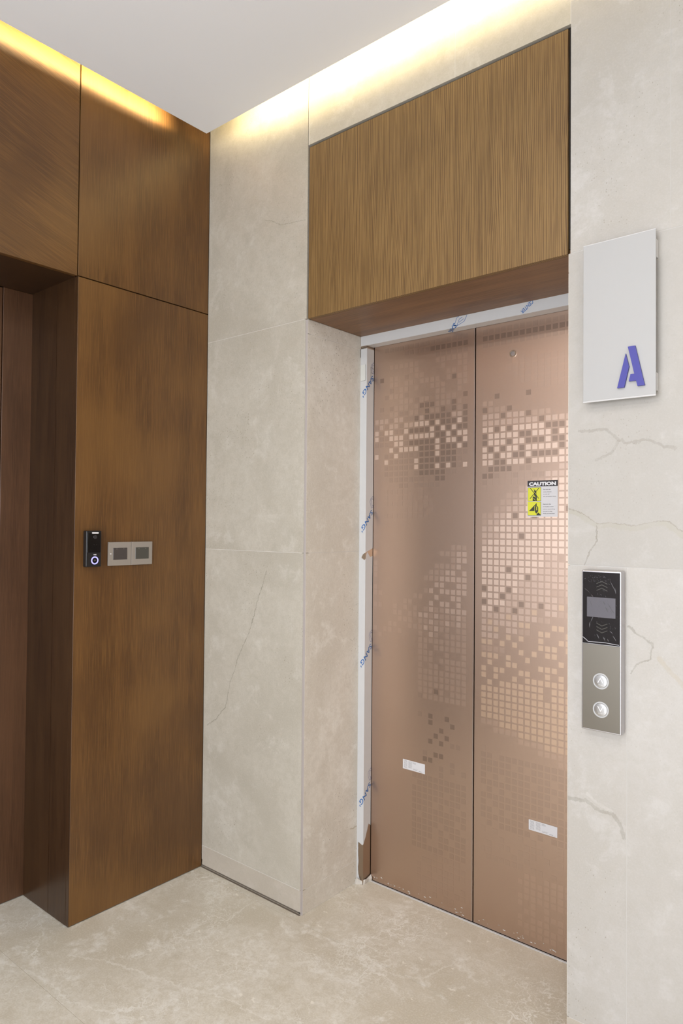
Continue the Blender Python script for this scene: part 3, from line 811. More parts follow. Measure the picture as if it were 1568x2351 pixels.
# door leaves
GX = 1.0399
GRID_L = {'o': [
    242, 243, 244, 246, 250, 252, 254, 255, 258, 263, 265, 267, 270, 273, 274, 275, 277, 278, 279, 280, 281, 284, 286, 287, 292, 293, 300, 302, 303, 305,
    309, 311, 312, 313, 314, 318, 322, 324, 328, 336, 344, 350, 368, 372, 374, 377],
    'l': [
    216, 217, 218, 220, 221, 225, 231, 232, 235, 237, 238, 240, 241, 628, 629, 646, 647, 664, 680, 681, 683, 697, 698, 699, 700, 701, 714, 715, 718, 719,
    731, 733, 734, 735, 736, 737, 750, 753, 754, 767, 769, 770, 772, 785, 788, 789, 790, 791, 801, 802, 804, 808, 821, 824, 826, 838, 840, 857],
    'g': [
    57, 58, 59, 60, 61, 62, 66, 67, 68, 69, 70, 71, 79, 80, 85, 88, 89, 93, 94, 98, 99, 104, 105, 107, 111, 112, 114, 115, 117, 118, 119, 120, 122, 124,
    125, 131, 132, 134, 137, 138, 139, 142, 143, 147, 148, 149, 156, 157, 160, 167, 168, 169, 171, 172, 174, 175, 176, 177, 184, 185, 186, 188, 192, 193,
    194, 196, 201, 202, 205, 206, 209, 210, 214, 609, 610, 611, 625, 626, 627, 645, 648, 660, 661, 662, 663, 666, 677, 678, 679, 684, 694, 695, 696, 720,
    730, 738, 739, 746, 747, 762, 763, 774, 775, 778, 780, 782, 784, 786, 787, 796, 797, 799, 800, 803, 805, 806, 807, 809, 815, 816, 817, 819, 820, 822,
    823, 825, 827, 831, 832, 835, 836, 837, 839, 841, 842, 844, 845, 846, 848, 849, 851, 855, 858, 860, 861, 862, 863, 865, 873, 874, 875, 876, 877, 878,
    879, 880, 881, 891, 892, 894, 895, 896, 897, 898, 899, 909, 910, 911, 914, 917, 927, 928, 929, 931, 932, 933, 934, 935, 945, 947, 948, 950, 951, 952,
    953, 963, 964, 965, 966, 967, 968, 969, 970, 971, 981, 982, 983, 984, 985, 986, 987, 988, 989, 999, 1000, 1001, 1002, 1003, 1004, 1005, 1006, 1007,
    1017, 1018, 1019, 1021, 1023, 1024, 1025, 1036, 1037, 1038, 1039, 1040, 1041, 1042, 1043],
    '#': [
    29, 30, 31, 32, 33, 34, 35, 91, 123, 179, 189, 190, 191, 195, 208, 211, 213, 215, 224, 226, 227, 228, 229, 230, 233, 245, 247, 248, 249, 251, 259,
    260, 261, 262, 264, 266, 268, 269, 282, 283, 285, 295, 296, 297, 298, 299, 301, 304, 315, 316, 317, 319, 320, 321, 323, 333, 334, 335, 337, 338, 339,
    351, 352, 353, 354, 355, 356, 357, 369, 370, 371, 373, 375, 387, 388, 389, 390, 391, 408, 409, 1020, 1091, 1094, 1109, 1113, 1129, 1146, 1148, 1163,
    1165, 1200, 1201, 1216, 1217],
    'f': [
    2, 3, 4, 5, 6, 7, 8, 9, 10, 11, 12, 13, 14, 15, 16, 17, 24, 25, 26, 27, 28, 48, 49, 50, 51, 52, 53, 96, 129, 146, 150, 170, 181, 183, 203, 204, 219,
    222, 223, 234, 236, 239, 253, 256, 257, 271, 272, 276, 288, 289, 290, 291, 294, 310, 326, 327, 329, 330, 331, 332, 340, 341, 345, 346, 347, 348, 349,
    358, 362, 363, 364, 365, 366, 367, 376, 380, 381, 382, 383, 384, 386, 392, 393, 399, 400, 401, 402, 403, 404, 405, 419, 420, 422, 423, 424, 425, 426,
    1035, 1089, 1167, 1168, 1198, 1221, 1237, 1239, 1241, 1255, 1268, 1269, 1270, 1271, 1272, 1273, 1274, 1275, 1276, 1277, 1287, 1288, 1289, 1290, 1291,
    1292, 1293, 1294, 1295, 1304, 1305, 1306, 1307, 1308, 1309, 1311, 1312, 1313, 1322, 1323, 1324, 1325, 1326, 1327, 1328, 1329, 1330, 1340, 1341, 1342,
    1343, 1345, 1347, 1349, 1358, 1359, 1360, 1361, 1362, 1363, 1364, 1365, 1366, 1367, 1376, 1378, 1379, 1380, 1381, 1382, 1383, 1385, 1394, 1395, 1396,
    1397, 1398, 1400, 1401, 1402, 1412, 1413, 1414, 1415, 1417, 1419, 1420, 1421, 1430, 1431, 1432, 1433, 1435, 1436, 1438, 1439, 1448, 1449, 1450, 1453,
    1454, 1455, 1456, 1457, 1466, 1467, 1468, 1469, 1470, 1471, 1473, 1474, 1475],
    'h': [
    434, 435, 436, 437, 438, 441, 452, 455, 456, 457, 459, 460, 470, 471, 472, 473, 475, 476, 478, 479, 492, 493, 494, 495, 497, 506, 507, 508, 509, 510,
    511, 512, 513, 514, 1488, 1489, 1490, 1491, 1492, 1504, 1505, 1506, 1507, 1509, 1510, 1511, 1521, 1523, 1524, 1525, 1526, 1527, 1528, 1529, 1539,
    1541, 1543, 1544, 1545, 1557, 1558, 1559, 1560, 1561, 1562, 1563, 1565, 1575, 1576, 1578, 1579, 1580, 1582, 1583, 1593, 1594, 1596, 1598, 1599],
    }
GRID_R = {'o': [
    270, 271, 273, 275, 276, 277, 278, 279, 283, 285, 286, 289, 290, 291, 292, 293, 296, 297, 298, 300, 301, 303, 304, 305, 307, 308, 309, 311, 312, 316,
    319, 320, 322, 323, 324, 326, 328, 329, 331, 332, 333, 334, 335, 337, 338, 339, 341, 342, 343, 345, 346, 349, 354, 355, 356, 358, 359, 360, 361, 364,
    365, 366, 368, 369, 370, 371, 372, 373, 374, 376, 377, 409, 410, 411, 412, 413, 425, 426, 427, 428, 429, 430, 431, 442, 443, 444, 445, 446, 447, 448,
    449, 459, 460, 461, 462, 463, 464, 465, 466, 476, 477, 478, 479, 480, 481, 482, 484, 485, 493, 494, 495, 496, 497, 498, 500, 501, 502, 503, 508, 510,
    511, 513, 514, 515, 516, 517, 518, 519, 520, 525, 526, 527, 528, 529, 530, 531, 532, 533, 534, 535, 536, 538, 539, 542, 543, 544, 545, 546, 547, 548,
    549, 550, 551, 552, 553, 554, 555, 556, 557, 561, 562, 563, 565, 566, 567, 568, 569, 570, 571, 572, 573, 574, 575, 577, 578, 579, 580, 581, 582, 583,
    584, 585, 586, 587, 588, 589, 591, 592, 593, 594, 595, 596, 597, 598, 599, 600, 601, 602, 603, 604, 605, 606, 607, 608, 609, 610, 611, 612, 613, 614,
    615, 616, 617, 618, 619, 620, 621, 625, 626, 627, 628, 629, 630, 631, 632, 633, 634, 635, 636, 637, 638, 639, 643, 645, 646, 647, 648, 649, 650, 651,
    653, 654, 655, 656, 666, 667, 668, 669, 670, 671, 672, 684, 685, 686, 687, 688, 689, 703, 704, 705, 707, 720, 721, 722, 739, 740, 741, 756, 757],
    'l': [
    234, 235, 236, 238, 239, 240, 252, 253, 254, 255, 256, 257, 258, 259, 260, 262, 263, 264, 265, 266, 267, 268, 390, 391, 392, 394, 395, 406, 407, 408,
    424, 439, 440, 441, 456, 457, 458, 473, 474, 475, 490, 491, 492, 506, 507, 523, 524, 540, 541, 558, 559, 560, 576, 622, 623, 640, 641, 642, 644, 657,
    658, 659, 660, 661, 662, 663, 664, 665, 674, 675, 676, 677, 678, 679, 680, 681, 682, 690, 691, 692, 693, 694, 695, 696, 697, 698, 708, 709, 710, 711,
    712, 715, 724, 725, 726, 727, 728, 729, 730, 731, 742, 743, 745, 746, 748, 749, 759, 760, 762, 763, 766, 767, 774, 775, 776, 777, 779, 780, 781, 782,
    792, 794, 795, 796, 797, 810, 811, 814, 815, 828, 829, 830],
    'g': [
    198, 199, 217, 218, 219, 242, 243, 244, 422, 423, 438, 454, 455, 471, 472, 488, 489, 504, 505, 522, 699, 700, 701, 713, 714, 716, 717, 718, 719, 732,
    733, 734, 735, 736, 737, 752, 753, 754, 755, 768, 769, 770, 771, 772, 783, 784, 816, 817, 864, 865, 866, 867, 1062, 1063, 1064, 1082, 1083, 1084,
    1085, 1104, 1105, 1106, 1107, 1125, 1126, 1127, 1128, 1129, 1130, 1146, 1147, 1148, 1149, 1150, 1151, 1447, 1448, 1450, 1451, 1452, 1453, 1454, 1456,
    1457, 1464, 1465, 1466, 1467, 1468, 1469, 1470, 1471, 1473, 1474, 1475, 1483, 1484, 1485, 1486, 1487, 1488, 1489, 1490, 1492, 1493, 1500, 1501, 1502,
    1503, 1504, 1505, 1506, 1507, 1508, 1509, 1511, 1518, 1520, 1522, 1527, 1528, 1529, 1537, 1538, 1540, 1541, 1542, 1544, 1545, 1546, 1547, 1554, 1556,
    1557, 1558, 1560, 1562, 1563, 1564, 1565, 1572, 1573, 1574, 1575, 1576, 1577, 1578, 1579, 1581, 1582, 1591, 1592, 1593, 1594, 1595, 1597, 1598, 1599,
    1600, 1601],
    '#': [
    18, 19, 20, 21, 22, 23, 24, 25, 26, 27, 28, 29, 30, 31, 32, 33, 34, 35, 182, 187, 216, 220, 237, 241, 261, 272, 274, 280, 281, 282, 284, 287, 288,
    294, 295, 299, 302, 306, 310, 313, 314, 315, 317, 318, 321, 325, 327, 330, 336, 340, 344, 347, 348, 350, 351, 352, 353, 357, 362, 363, 367, 375, 379,
    380, 381, 382, 396, 397, 483, 499, 509, 512, 537, 564, 590, 652, 673, 702, 706, 723, 738, 744, 747, 758, 761],
    'f': [
    0, 1, 2, 3, 4, 5, 6, 7, 8, 9, 10, 11, 12, 13, 14, 15, 16, 17, 36, 37, 38, 39, 40, 41, 42, 43, 44, 45, 46, 47, 48, 49, 50, 51, 52, 53, 384, 385, 398,
    401, 404, 405, 414, 1152, 1153, 1155, 1156, 1157, 1158, 1159, 1160, 1161, 1162, 1163, 1164, 1165, 1166, 1168, 1169, 1170, 1171, 1172, 1173, 1174,
    1176, 1178, 1179, 1180, 1181, 1182, 1183, 1184, 1187, 1188, 1189, 1190, 1191, 1192, 1193, 1194, 1195, 1196, 1197, 1198, 1200, 1201, 1202, 1204, 1205,
    1206, 1208, 1210, 1211, 1212, 1213, 1215, 1216, 1217, 1218, 1220, 1221, 1222, 1224, 1225, 1226, 1227, 1228, 1229, 1230, 1231, 1232, 1233, 1234, 1236,
    1237, 1239, 1240, 1243, 1245, 1247, 1248, 1249, 1250, 1251, 1252, 1253, 1254, 1255, 1256, 1257, 1258, 1259, 1260, 1261, 1262, 1263, 1264, 1265, 1266,
    1267, 1268, 1269, 1271, 1272, 1274, 1275, 1276, 1277, 1278, 1280, 1281, 1282, 1283, 1284, 1285, 1286, 1287, 1288, 1289, 1290, 1291, 1292, 1293, 1294,
    1295, 1296, 1297, 1299, 1301, 1302, 1303, 1304, 1305, 1306, 1307, 1308, 1309, 1310, 1311, 1312, 1313, 1314, 1315, 1316, 1317, 1318, 1319, 1320, 1323,
    1324, 1325, 1326, 1327, 1329, 1330, 1331, 1333, 1335, 1336, 1337, 1338, 1339, 1341, 1343, 1344, 1345, 1346, 1347, 1348],
    'h': [
    94, 95, 96, 97, 98, 99, 100, 101, 102, 103, 104, 105, 106, 107, 112, 113, 114, 115, 116, 117, 118, 119, 120, 121, 122, 123, 124, 125, 131, 132, 133,
    134, 135, 136, 137, 138, 139, 140, 141, 142, 143, 150, 151, 152, 153, 154, 155, 156, 157, 158, 159, 160, 161, 170, 171, 172, 173, 174, 175, 176, 177,
    178, 179, 193, 194, 195, 196, 378, 399, 400, 402, 403, 415, 416, 417, 418, 419, 420, 421, 432, 1134, 1350, 1352, 1356, 1358, 1362, 1364, 1367, 1371,
    1375, 1376, 1377, 1380, 1387, 1389, 1390, 1392, 1393, 1394, 1396, 1398, 1400, 1404, 1405, 1409, 1411, 1417, 1423, 1424, 1425, 1426, 1427, 1428, 1430,
    1431, 1433, 1436, 1438, 1439],
    't': [
    750, 764, 778, 793, 798, 799, 803, 804, 806, 807, 812, 819, 820, 823, 825, 832, 834, 837, 840, 841, 844, 845, 846, 847, 849, 851, 855, 856, 857, 859,
    861, 870, 872, 874, 875, 878, 879, 882, 883, 884, 886, 889, 894, 896, 898, 899, 901, 904, 905, 909, 910, 911, 914, 915, 918, 920, 921, 924, 925, 928,
    930, 932, 934, 936, 938, 941, 943, 944, 945, 946, 947, 948, 950, 951, 953, 955, 957, 958, 959, 960, 961, 962, 963, 965, 966, 967, 968, 969, 970, 971,
    972, 973, 974, 975, 976, 977, 978, 979, 980, 981, 983, 984, 985, 986, 987, 988, 989, 990, 991, 992, 993, 994, 995, 996, 997, 998, 999, 1000, 1001,
    1002, 1003, 1004, 1005, 1006, 1007, 1008, 1009, 1010, 1011, 1012, 1013, 1014, 1015, 1016, 1017, 1018, 1019, 1020, 1021, 1022, 1023, 1024, 1025, 1026,
    1027, 1028, 1029, 1030, 1031, 1032, 1033, 1034, 1035, 1036, 1037, 1038, 1039, 1040, 1041, 1042, 1043, 1044, 1045, 1046, 1047, 1048, 1049, 1050, 1051,
    1052, 1053, 1054, 1055, 1056, 1057, 1058, 1059, 1060, 1061, 1065, 1066, 1067, 1068, 1069, 1070, 1071, 1072, 1073, 1074, 1075, 1076, 1077, 1078, 1079,
    1086, 1087, 1088, 1089, 1090, 1091, 1092, 1093, 1094, 1095, 1096, 1097, 1108, 1109, 1110, 1111, 1112, 1113, 1114, 1115, 1131, 1132, 1133],
    }
def leaf_(name, label, x0, x1, gx, grid):
    t = thing(name, label, 'elevator door', ((x0 + x1) / 2, D2, 0.0), 'pair of elevator door leaves')
    pn = box('door_skin', (x0, D2, 0.0035), (x1, D2 + 0.028, HB + 0.02), 'rose', t, bev=0.0009, segs=1)
    hs = 0.0233 * 0.375
    names = {'o': ('bright_squares', 'lighter etched squares, reflected light painted into their colour'), 'l': ('pale_squares', None), 'g': ('faint_squares', None),
             '#': ('dark_squares', 'darker etched squares'), 'f': ('dim_squares', None), 'h': ('hint_squares', None), 't': ('tan_squares', 'tan etched squares')}
    off = origin(pn)
    for c, (nm, lb) in names.items():
        vs_, fs = [], []
        for cell in grid.get(c, ()):
            r, k = divmod(cell, 18)          # row from the top, column from the left
            if True:
                x = gx + 0.02333 * k; z = 2.0772 - 0.02312 * r
                if x + hs > x1 - 0.002 or z < 0.02: continue
                i = len(vs_); e = 0.00025
                vs_ += [(x - hs, D2 - e, z - hs), (x + hs, D2 - e, z - hs), (x + hs, D2 - e, z + hs), (x - hs, D2 - e, z + hs),
                        (x - hs, D2 + e, z - hs), (x + hs, D2 + e, z - hs), (x + hs, D2 + e, z + hs), (x - hs, D2 + e, z + hs)]
                fs += [(i, i + 1, i + 2, i + 3), (i, i + 4, i + 5, i + 1), (i + 1, i + 5, i + 6, i + 2), (i + 2, i + 6, i + 7, i + 3), (i + 3, i + 7, i + 4, i)]
        if vs_:
            o = mesh(nm, vs_, fs, 'sq_' + c, pn)
            o['kind'] = 'stuff'
            if lb: o['label'] = lb
    return t, pn
dl, dlp = leaf_('elevator_door', 'left rose-bronze elevator door leaf, touching the white film-wrapped jamb', A + FW + 0.0015, GX - 0.0018, 0.6034, GRID_L)
dr, drp = leaf_('elevator_door', 'right rose-bronze elevator door leaf with the yellow and white caution sticker', GX + 0.0018, B - FW + 0.02, 1.0785, GRID_R)
box('leading_edge', (GX - 0.0046, D2 - 0.0006, 0.006), (GX - 0.0030, D2 + 0.001, HB + 0.01), 'chrome', dl)
box('dark_shaft', (A - 0.02, D2 + 0.045, 0), (B + 0.02, D2 + 0.055, ZB + 0.05), 'gap', wf)
disc('release_keyhole', (1.185, D2, 1.9854), 0.0128, -0.003, 'peep', dr, r_in=0.0078)
disc('keyhole_core', (1.185, D2, 1.9854), 0.0076, -0.0012, 'chrome', dr)
# plaster specks along the foot of the doors
def specks(parent, x0, x1, seed, n):
    rnd = random.Random(seed)
    vs_, fs = [], []
    for _ in range(n):
        x = rnd.uniform(x0, x1); z = 0.012 + abs(rnd.gauss(0, 0.010)); s = rnd.uniform(0.0006, 0.0018); l = s * rnd.uniform(1, 3.2)
        i = len(vs_)
        vs_ += [(x - l, D2 - 0.0005, z - s * 0.6), (x + l * 0.8, D2 - 0.0005, z - s), (x + l, D2 - 0.0005, z + s * 0.7), (x - l * 0.7, D2 - 0.0005, z + s)]
        fs.append((i, i + 1, i + 2, i + 3))
    o = mesh('plaster_specks', vs_, fs, 'plaster', parent); o['kind'] = 'stuff'
specks(dlp, 0.60, 1.02, 4, 34)
specks(drp, 1.06, 1.47, 6, 24)

# caution sticker
cx0, cx1, cz0, cz1 = 1.2395, 1.3455, 1.4258, 1.5465
yy = D2 - 0.0009
t_ = thing('caution_sticker', 'white CAUTION sticker with two yellow pictograms on the right elevator door', 'sticker', ((cx0 + cx1) / 2, D2, cz0))
box('paper', (cx0, yy, cz0), (cx1, D2 - 0.0003, cz1), 'sticker', t_)
box('black_band', (cx0 + 0.0005, yy - 0.0003, 1.5270), (cx1, yy, cz1), 'black_print', t_)
wall_text('lettering', 'CAUTION', cx0 + 0.0058, 1.5303, 0.0945, 0.02, yy - 0.0006, 'white_print', t_, bold=0.0012, height=0.0125)
def picto(z0, z1):
    x0, x1 = cx0 + 0.0016, cx0 + 0.0482
    b = box('pictogram', (x0, yy - 0.0003, z0), (x1, yy, z1), 'olive_black', t_)
    box('yellow_field', (x0 + 0.0009, yy - 0.0005, z0 + 0.0009), (x1 - 0.0009, yy - 0.0002, z1 - 0.0009), 'yellow', b)
    return b, x0, z0, (x1 - x0)
def shape(b, name, pts, x0, z0, s, mat, e=0.0007):
    return prism(name, [(x0 + u * s, z0 + v * s) for u, v in pts], yy - e, yy - e + 0.0003, mat, b)
b, x0, z0, s = picto(1.4783, 1.5240)
shape(b, 'arm_shape', [(0.38, 0.02), (0.69, 0.02), (0.69, 0.42), (0.56, 0.58), (0.46, 0.52), (0.50, 0.40), (0.55, 0.28), (0.46, 0.34), (0.38, 0.30)], x0, z0, s, 'olive_black')
shape(b, 'blade_shape', [(0.42, 0.90), (0.64, 0.70), (0.67, 0.50), (0.50, 0.66)], x0, z0, s, 'olive_black')
shape(b, 'blade_gleam', [(0.405, 0.92), (0.50, 0.78), (0.47, 0.66), (0.42, 0.80)], x0, z0, s, 'yellow', 0.0008)
shape(b, 'thumb_gleam', [(0.46, 0.20), (0.62, 0.04), (0.60, 0.03), (0.44, 0.18)], x0, z0, s, 'yellow', 0.0009)
shape(b, 'finger_gleam', [(0.50, 0.40), (0.62, 0.27), (0.60, 0.25), (0.48, 0.38)], x0, z0, s, 'yellow', 0.0009)
shape(b, 'cross_bar', [(0.16, 0.93), (0.20, 0.95), (0.86, 0.19), (0.83, 0.16)], x0, z0, s, 'olive_black', 0.0010)
shape(b, 'cross_bar', [(0.84, 0.95), (0.87, 0.92), (0.19, 0.16), (0.16, 0.19)], x0, z0, s, 'olive_black', 0.0010)
b, x0, z0, s = picto(1.4298, 1.4755)
shape(b, 'page_corner', [(0.0, 0.30), (0.0, 1.0), (0.74, 1.0)], x0, z0, s, 'yellow', 0.0006)
shape(b, 'page_shadow', [(0.10, 0.33), (0.68, 0.90), (0.68, 0.40), (0.54, 0.33)], x0, z0, s, 'olive_black', 0.0008)
shape(b, 'finger_shape', [(0.56, 0.26), (0.56, 0.62), (0.62, 0.70), (0.74, 0.68), (0.80, 0.58), (0.80, 0.30), (0.66, 0.14)], x0, z0, s, 'olive_black', 0.0010)
shape(b, 'finger_gleam', [(0.66, 0.38), (0.66, 0.64), (0.70, 0.66), (0.72, 0.62), (0.72, 0.38)], x0, z0, s, 'yellow', 0.0012)
shape(b, 'finger_outline', [(0.52, 0.28), (0.52, 0.66), (0.58, 0.72), (0.60, 0.70), (0.55, 0.64), (0.55, 0.28)], x0, z0, s, 'yellow', 0.0011)
shape(b, 'hand_shape', [(0.68, 0.02), (0.68, 0.10), (0.82, 0.22), (0.98, 0.06), (0.98, 0.02)], x0, z0, s, 'olive_black', 0.0010)
for i, (tx, ww) in enumerate((('Do not use', 0.0255), ('sharp blades', 0.0285), ('to pill off', 0.0215), ('the protective films', 0.0445))):
    wall_text('small_text', tx, cx0 + 0.0560, 1.5150 - i * 0.0078, ww, 0.006, yy - 0.0003, 'text_print', t_, bold=0.0001, height=0.0030 if i != 1 else 0.0034)
for i, (tx, ww) in enumerate((('Remove the', 0.0275), ('protection cover', 0.0370), ('before assembling', 0.0415), ('the parts edge', 0.0325), ('Wall and Handrail', 0.0400))):
    wall_text('small_text', tx, cx0 + 0.0552, 1.4660 - i * 0.0078, ww, 0.006, yy - 0.0003, 'text_print', t_, bold=0.0001, height=0.0032)

# small inspection labels
def insp(label, x0, x1, z0, z1, seed):
    t = thing('paper_label', label, 'label', ((x0 + x1) / 2, D2, z0), 'paper labels on the elevator doors')
    box('paper', (x0, D2 - 0.0008, z0), (x1, D2 - 0.0003, z1), 'sticker', t, bev=0.0002, segs=1)
    w, h = x1 - x0, z1 - z0
    rnd = random.Random(seed)
    vs_, fs = [], []
    def bar(u0, u1, v0, v1):
        i = len(vs_)
        vs_.extend([(x0 + u0 * w, D2 - 0.0010, z0 + v0 * h), (x0 + u1 * w, D2 - 0.0010, z0 + v0 * h), (x0 + u1 * w, D2 - 0.0010, z0 + v1 * h), (x0 + u0 * w, D2 - 0.0010, z0 + v1 * h)])
        fs.append((i, i + 1, i + 2, i + 3))
    for c0, c1, rows in ((0.06, 0.20, 8), (0.26, 0.42, 7), (0.46, 0.60, 2)):
        for r in range(rows):
            v = 0.90 - r * 0.105
            u = c0
            while u < c1:
                l = rnd.uniform(0.015, 0.05)
                bar(u, min(u + l, c1), v - 0.045, v)
                u += l + 0.012
    bar(0.46, 0.70, 0.24, 0.255); bar(0.48, 0.66, 0.14, 0.18); bar(0.73, 0.86, 0.10, 0.15); bar(0.91, 0.93, 0.10, 0.14)
    o = mesh('printed_lines', vs_, fs, 'grey_print', t); o['kind'] = 'stuff'
insp('small white printed label low on the left elevator door', 0.7384, 0.8378, 0.4713, 0.5071, 1)
insp('small white printed label low on the right elevator door', 1.2481, 1.3468, 0.3848, 0.4192, 2)

# ================================================================= WALL OBJECTS
# call panel
t_ = thing('elevator_call_panel', 'silver elevator call panel with black display and two round arrow buttons', 'call panel', (1.627, 0, 0.866))
PY = -0.031
px0, px1, pz0, pz1 = 1.5745, 1.6770, 0.8665, 1.2810
box('housing', (px0, PY + 0.004, pz0), (px1, -0.0003, pz1), 'chrome', t_, bev=0.0035, segs=3)
box('bezel', (px0 + 0.0008, PY + 0.0005, pz0 + 0.0008), (px1 - 0.0008, PY + 0.0055, pz1 - 0.0008), 'chrome', t_, bev=0.0018, segs=3)
box('steel_plate', (px0 + 0.0035, PY - 0.0003, pz0 + 0.004), (px1 - 0.0035, PY + 0.003, 1.0902), 'steel', t_, bev=0.0004, segs=1)
dsp = box('display_glass', (px0 + 0.0035, PY - 0.0006, 1.0912), (px1 - 0.0035, PY + 0.003, pz1 - 0.0045), 'glass_black', t_, bev=0.0006, segs=1)
box('screen', (1.5895, PY - 0.0009, 1.1605), (1.6625, PY - 0.0004, 1.2118), 'lcd', dsp)
def chev(zc, up):
    for i in range(3):
        z = zc + i * 0.0088
        k = 0.0065 if up else -0.0065
        vs_ = [(1.6140, z), (1.6280, z + k), (1.6420, z), (1.6420, z - 0.0022), (1.6280, z + k - 0.0022), (1.6140, z - 0.0022)]
        prism('arrow_mark', vs_, PY - 0.0009, PY - 0.0004, 'lcd_mark', dsp)
chev(1.2305, True); chev(1.1290, False)
rnd = random.Random(21)
vs_, fs = [], []
def streak(x, z, l, w, a):
    dx, dz = math.cos(a), math.sin(a)
    i = len(vs_)
    n = 5
    up_ = []; dn_ = []
    for j in range(n + 1):
        t = j / n; ww = w * math.sin(math.pi * min(max(t, 0.04), 0.96)) * rnd.uniform(0.7, 1.2)
        cx, cz = x + dx * l * (t - .5), z + dz * l * (t - .5) + 0.0008 * math.sin(t * 5)
        up_.append((cx - dz * ww, PY - 0.0012, cz + dx * ww)); dn_.append((cx + dz * ww, PY - 0.0012, cz - dx * ww))
    vs_.extend(up_ + dn_[::-1])
    for j in range(n):
        fs.append((i + j, i + j + 1, i + 2 * n - j, i + 2 * n + 1 - j))
lo_x, hi_x = px0 + 0.008, px1 - 0.008
for x, z, l, w, a in [(1.655, 1.244, 0.030, 0.0009, 2.0), (1.662, 1.232, 0.018, 0.0015, 1.75), (1.648, 1.190, 0.022, 0.0011, 2.1), (1.640, 1.183, 0.016, 0.0013, 2.0),
                      (1.656, 1.178, 0.014, 0.0011, 2.1), (1.634, 1.198, 0.012, 0.0012, 2.0), (1.603, 1.155, 0.022, 0.0010, 1.2), (1.597, 1.140, 0.016, 0.0013, 1.5),
                      (1.652, 1.125, 0.012, 0.0009, 2.3), (1.618, 1.112, 0.014, 0.0014, 2.0), (1.634, 1.107, 0.013, 0.0013, 2.0), (1.660, 1.111, 0.016, 0.0012, 2.1),
                      (1.644, 1.104, 0.010, 0.0010, 2.0), (1.590, 1.228, 0.020, 0.0006, 2.4), (1.600, 1.195, 0.024, 0.0005, 1.9), (1.603, 1.215, 0.012, 0.0006, 2.2)]:
    streak(x, z, l, w, a)
for _ in range(46):
    streak(rnd.uniform(lo_x, hi_x - 0.02), rnd.uniform(1.250, 1.268), rnd.uniform(0.002, 0.005), 0.0005, rnd.uniform(0, 3.1))
for _ in range(30):
    streak(rnd.uniform(1.61, hi_x), rnd.uniform(1.10, 1.25), rnd.uniform(0.002, 0.007), 0.0004, rnd.uniform(1.6, 2.4))
o = mesh('film_wrinkles', vs_, fs, 'film_streak', dsp); o['kind'] = 'stuff'
vs_, fs = [], []
for (a_, b_) in [((1.5785, 1.107), (1.588, 1.100)), ((1.588, 1.100), (1.593, 1.0955)), ((1.593, 1.0955), (1.633, 1.0972)), ((1.633, 1.0972), (1.6715, 1.0945))]:
    d = Vector((b_[0] - a_[0], b_[1] - a_[1])); nr = Vector((-d.y, d.x)).normalized() * 0.0007
    i = len(vs_)
    vs_ += [(a_[0] - nr.x, PY - 0.0013, a_[1] - nr.y), (b_[0] - nr.x, PY - 0.0013, b_[1] - nr.y), (b_[0] + nr.x, PY - 0.0013, b_[1] + nr.y), (a_[0] + nr.x, PY - 0.0013, a_[1] + nr.y)]
    fs.append((i, i + 1, i + 2, i + 3))
mesh('film_edge', vs_, fs, 'film_edge', dsp)
for zc, up in ((0.9972, True), (0.9245, False)):
    bx = 1.6260
    b = disc('up_button' if up else 'down_button', (bx, PY - 0.0003, zc), 0.0205, -0.0022, 'button_ring', t_, r_in=0.0168)
    disc('button_face', (bx, PY - 0.0003, zc), 0.0168, -0.0030, 'button', b, dome=0.25)
    k = 1 if up else -1
    zz = zc + (0.002 if up else 0.003)
    vs2 = [(-0.0078, -0.006), (0, 0.0078), (0.0078, -0.006), (0.0058, -0.006), (0, 0.0042), (-0.0058, -0.006)]
    prism('arrow', [(bx + u, zz + v * k) for u, v in vs2], PY - 0.0050, PY - 0.0030, 'white_print', b)
    for i in range(4):
        if up or i not in (1,):
            box('braille_dot', (bx - 0.0045 + 0.0026 * i, PY - 0.0046, zc - 0.0098), (bx - 0.0033 + 0.0026 * i, PY - 0.0030, zc - 0.0086), 'white_print', b)

# letter sign
t_ = thing('acrylic_sign', 'milky acrylic sign plate with a blue-violet letter A', 'sign', (1.665, 0, 1.72))
AY = -0.028
box('plate', (1.5765, AY, 1.7235), (1.7585, AY + 0.005, 2.1352), 'acrylic', t_, bev=0.0005, segs=1)
box('bottom_edge', (1.5768, AY + 0.0002, 1.7200), (1.7582, AY + 0.0062, 1.7236), 'acrylic_glow_paint', t_)
box('top_edge', (1.5768, AY - 0.0002, 2.1345), (1.7582, AY + 0.0052, 2.1362), 'acrylic_glow_paint', t_)
for z0, z1 in ((1.735, 1.780), (2.07, 2.115)):
    box('spacer', (1.748, AY + 0.005, z0), (1.756, -0.0002, z1), 'acrylic_edge', t_)
    box('spacer', (1.580, AY + 0.005, z0), (1.588, -0.0002, z1), 'acrylic_edge', t_)
L1 = [(1.6877, 1.8332), (1.6959, 1.7997), (1.6840, 1.7477), (1.6667, 1.7477)]
L2 = [(1.6930, 1.8499), (1.7109, 1.8499), (1.7339, 1.7475), (1.7165, 1.7475), (1.7132, 1.7617), (1.6953, 1.7617), (1.6995, 1.7792), (1.7089, 1.7792)]
for L in (L1, L2):
    b = prism('letter_stroke', L, AY - 0.0065, AY - 0.0002, 'violet', t_)

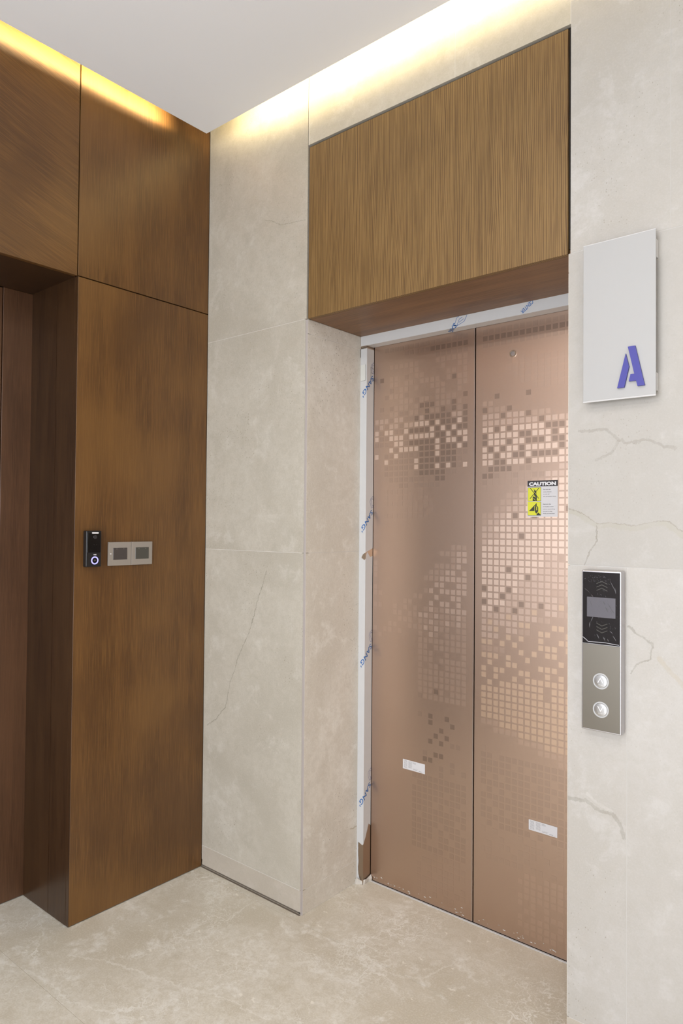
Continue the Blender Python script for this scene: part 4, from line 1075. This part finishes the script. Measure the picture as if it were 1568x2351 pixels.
# doorbell
t_ = thing('video_doorbell', 'black video doorbell with a glowing violet ring on the brown wood panel', 'doorbell', (0, -0.51, 1.234))
box('body', (0.0003, -0.5435, 1.2385), (0.022, -0.4850, 1.3655), 'black_plastic', t_, bev=0.003, segs=3)
fy0, fy1 = -0.538, -0.488
box('glass_front', (0.0222, -0.5390, 1.2885), (0.0232, -0.4895, 1.3580), 'black_gloss', t_, bev=0.0004, segs=1)
yc = -0.5105
def slot(yc, zc, w, h, x, mat, name, n=10, bow=0.0):
    pts = []
    for s_ in (1, -1):
        for i in range(n + 1):
            a = math.pi / 2 - s_ * 0 - i * math.pi / n if s_ == 1 else -math.pi / 2 - i * math.pi / n
            cy = (w / 2 - h / 2) * s_
            pts.append((yc + cy + h / 2 * math.cos(a), zc + h / 2 * math.sin(a)))
    return prism(name, pts, x - 0.0004, x, mat, t_, axis='x')
slot(yc, 1.3575, 0.026, 0.0052, 0.0240, 'white_print', 'light_slot')
disc('camera_lens', (0.0232, yc, 1.3435), 0.0072, 0.0012, 'lens', t_, axis='x')
disc('sensor_dot', (0.0232, yc - 0.004, 1.3165), 0.0012, 0.0004, 'lens', t_, axis='x')
disc('sensor_dot', (0.0232, yc + 0.006, 1.3165), 0.0012, 0.0004, 'lens', t_, axis='x')
v2, f2 = text_mesh('TREE', 0.005, 0.0003)
tw = max(a for a, b in v2)
mesh('lettering', [(0.0225, yc - 0.0060 + a * 0.012 / tw, 1.2795 + b) for a, b in v2], f2, 'white_print', t_)
disc('light_ring', (0.0221, yc, 1.2610), 0.0140, 0.0010, 'ring_glow', t_, axis='x', r_in=0.0098)
disc('call_button', (0.0221, yc, 1.2610), 0.0096, 0.0007, 'black_gloss', t_, axis='x')
box('bell_mark', (0.0228, yc - 0.004, 1.2622), (0.0230, yc + 0.004, 1.2632), 'plate', t_)
box('bell_mark', (0.0228, yc - 0.003, 1.2588), (0.0230, yc + 0.003, 1.2596), 'plate', t_)

# switch plates
for i, (y0, y1, lb, mt) in enumerate(((-0.4480, -0.3545, 'left grey switch plate, next to the black doorbell', 'rocker'), (-0.3535, -0.2625, 'right grey switch plate, nearer the stone pillar', 'rocker_b'))):
    t_ = thing('switch_plate', lb, 'switch', (0, (y0 + y1) / 2, 1.238), 'pair of grey switch plates')
    box('frame', (0.0003, y0, 1.2382), (0.009, y1, 1.3240), 'plate', t_, bev=0.0016, segs=2)
    c = (y0 + y1) / 2
    r_ = box('rocker', (0.008, c - 0.0290, 1.2600), (0.0102, c + 0.0290, 1.3030), mt, t_, bev=0.0008, segs=1)
    for s_ in (-1, 1):
        disc('indicator', (0.0102, c + s_ * 0.0145, 1.2985), 0.0012, 0.0004, 'plate', r_, axis='x', n=12)
    box('badge', (0.009, y0 + 0.0065, 1.2795), (0.0093, y0 + 0.0105, 1.2835), 'white_print', t_) if i == 0 else None
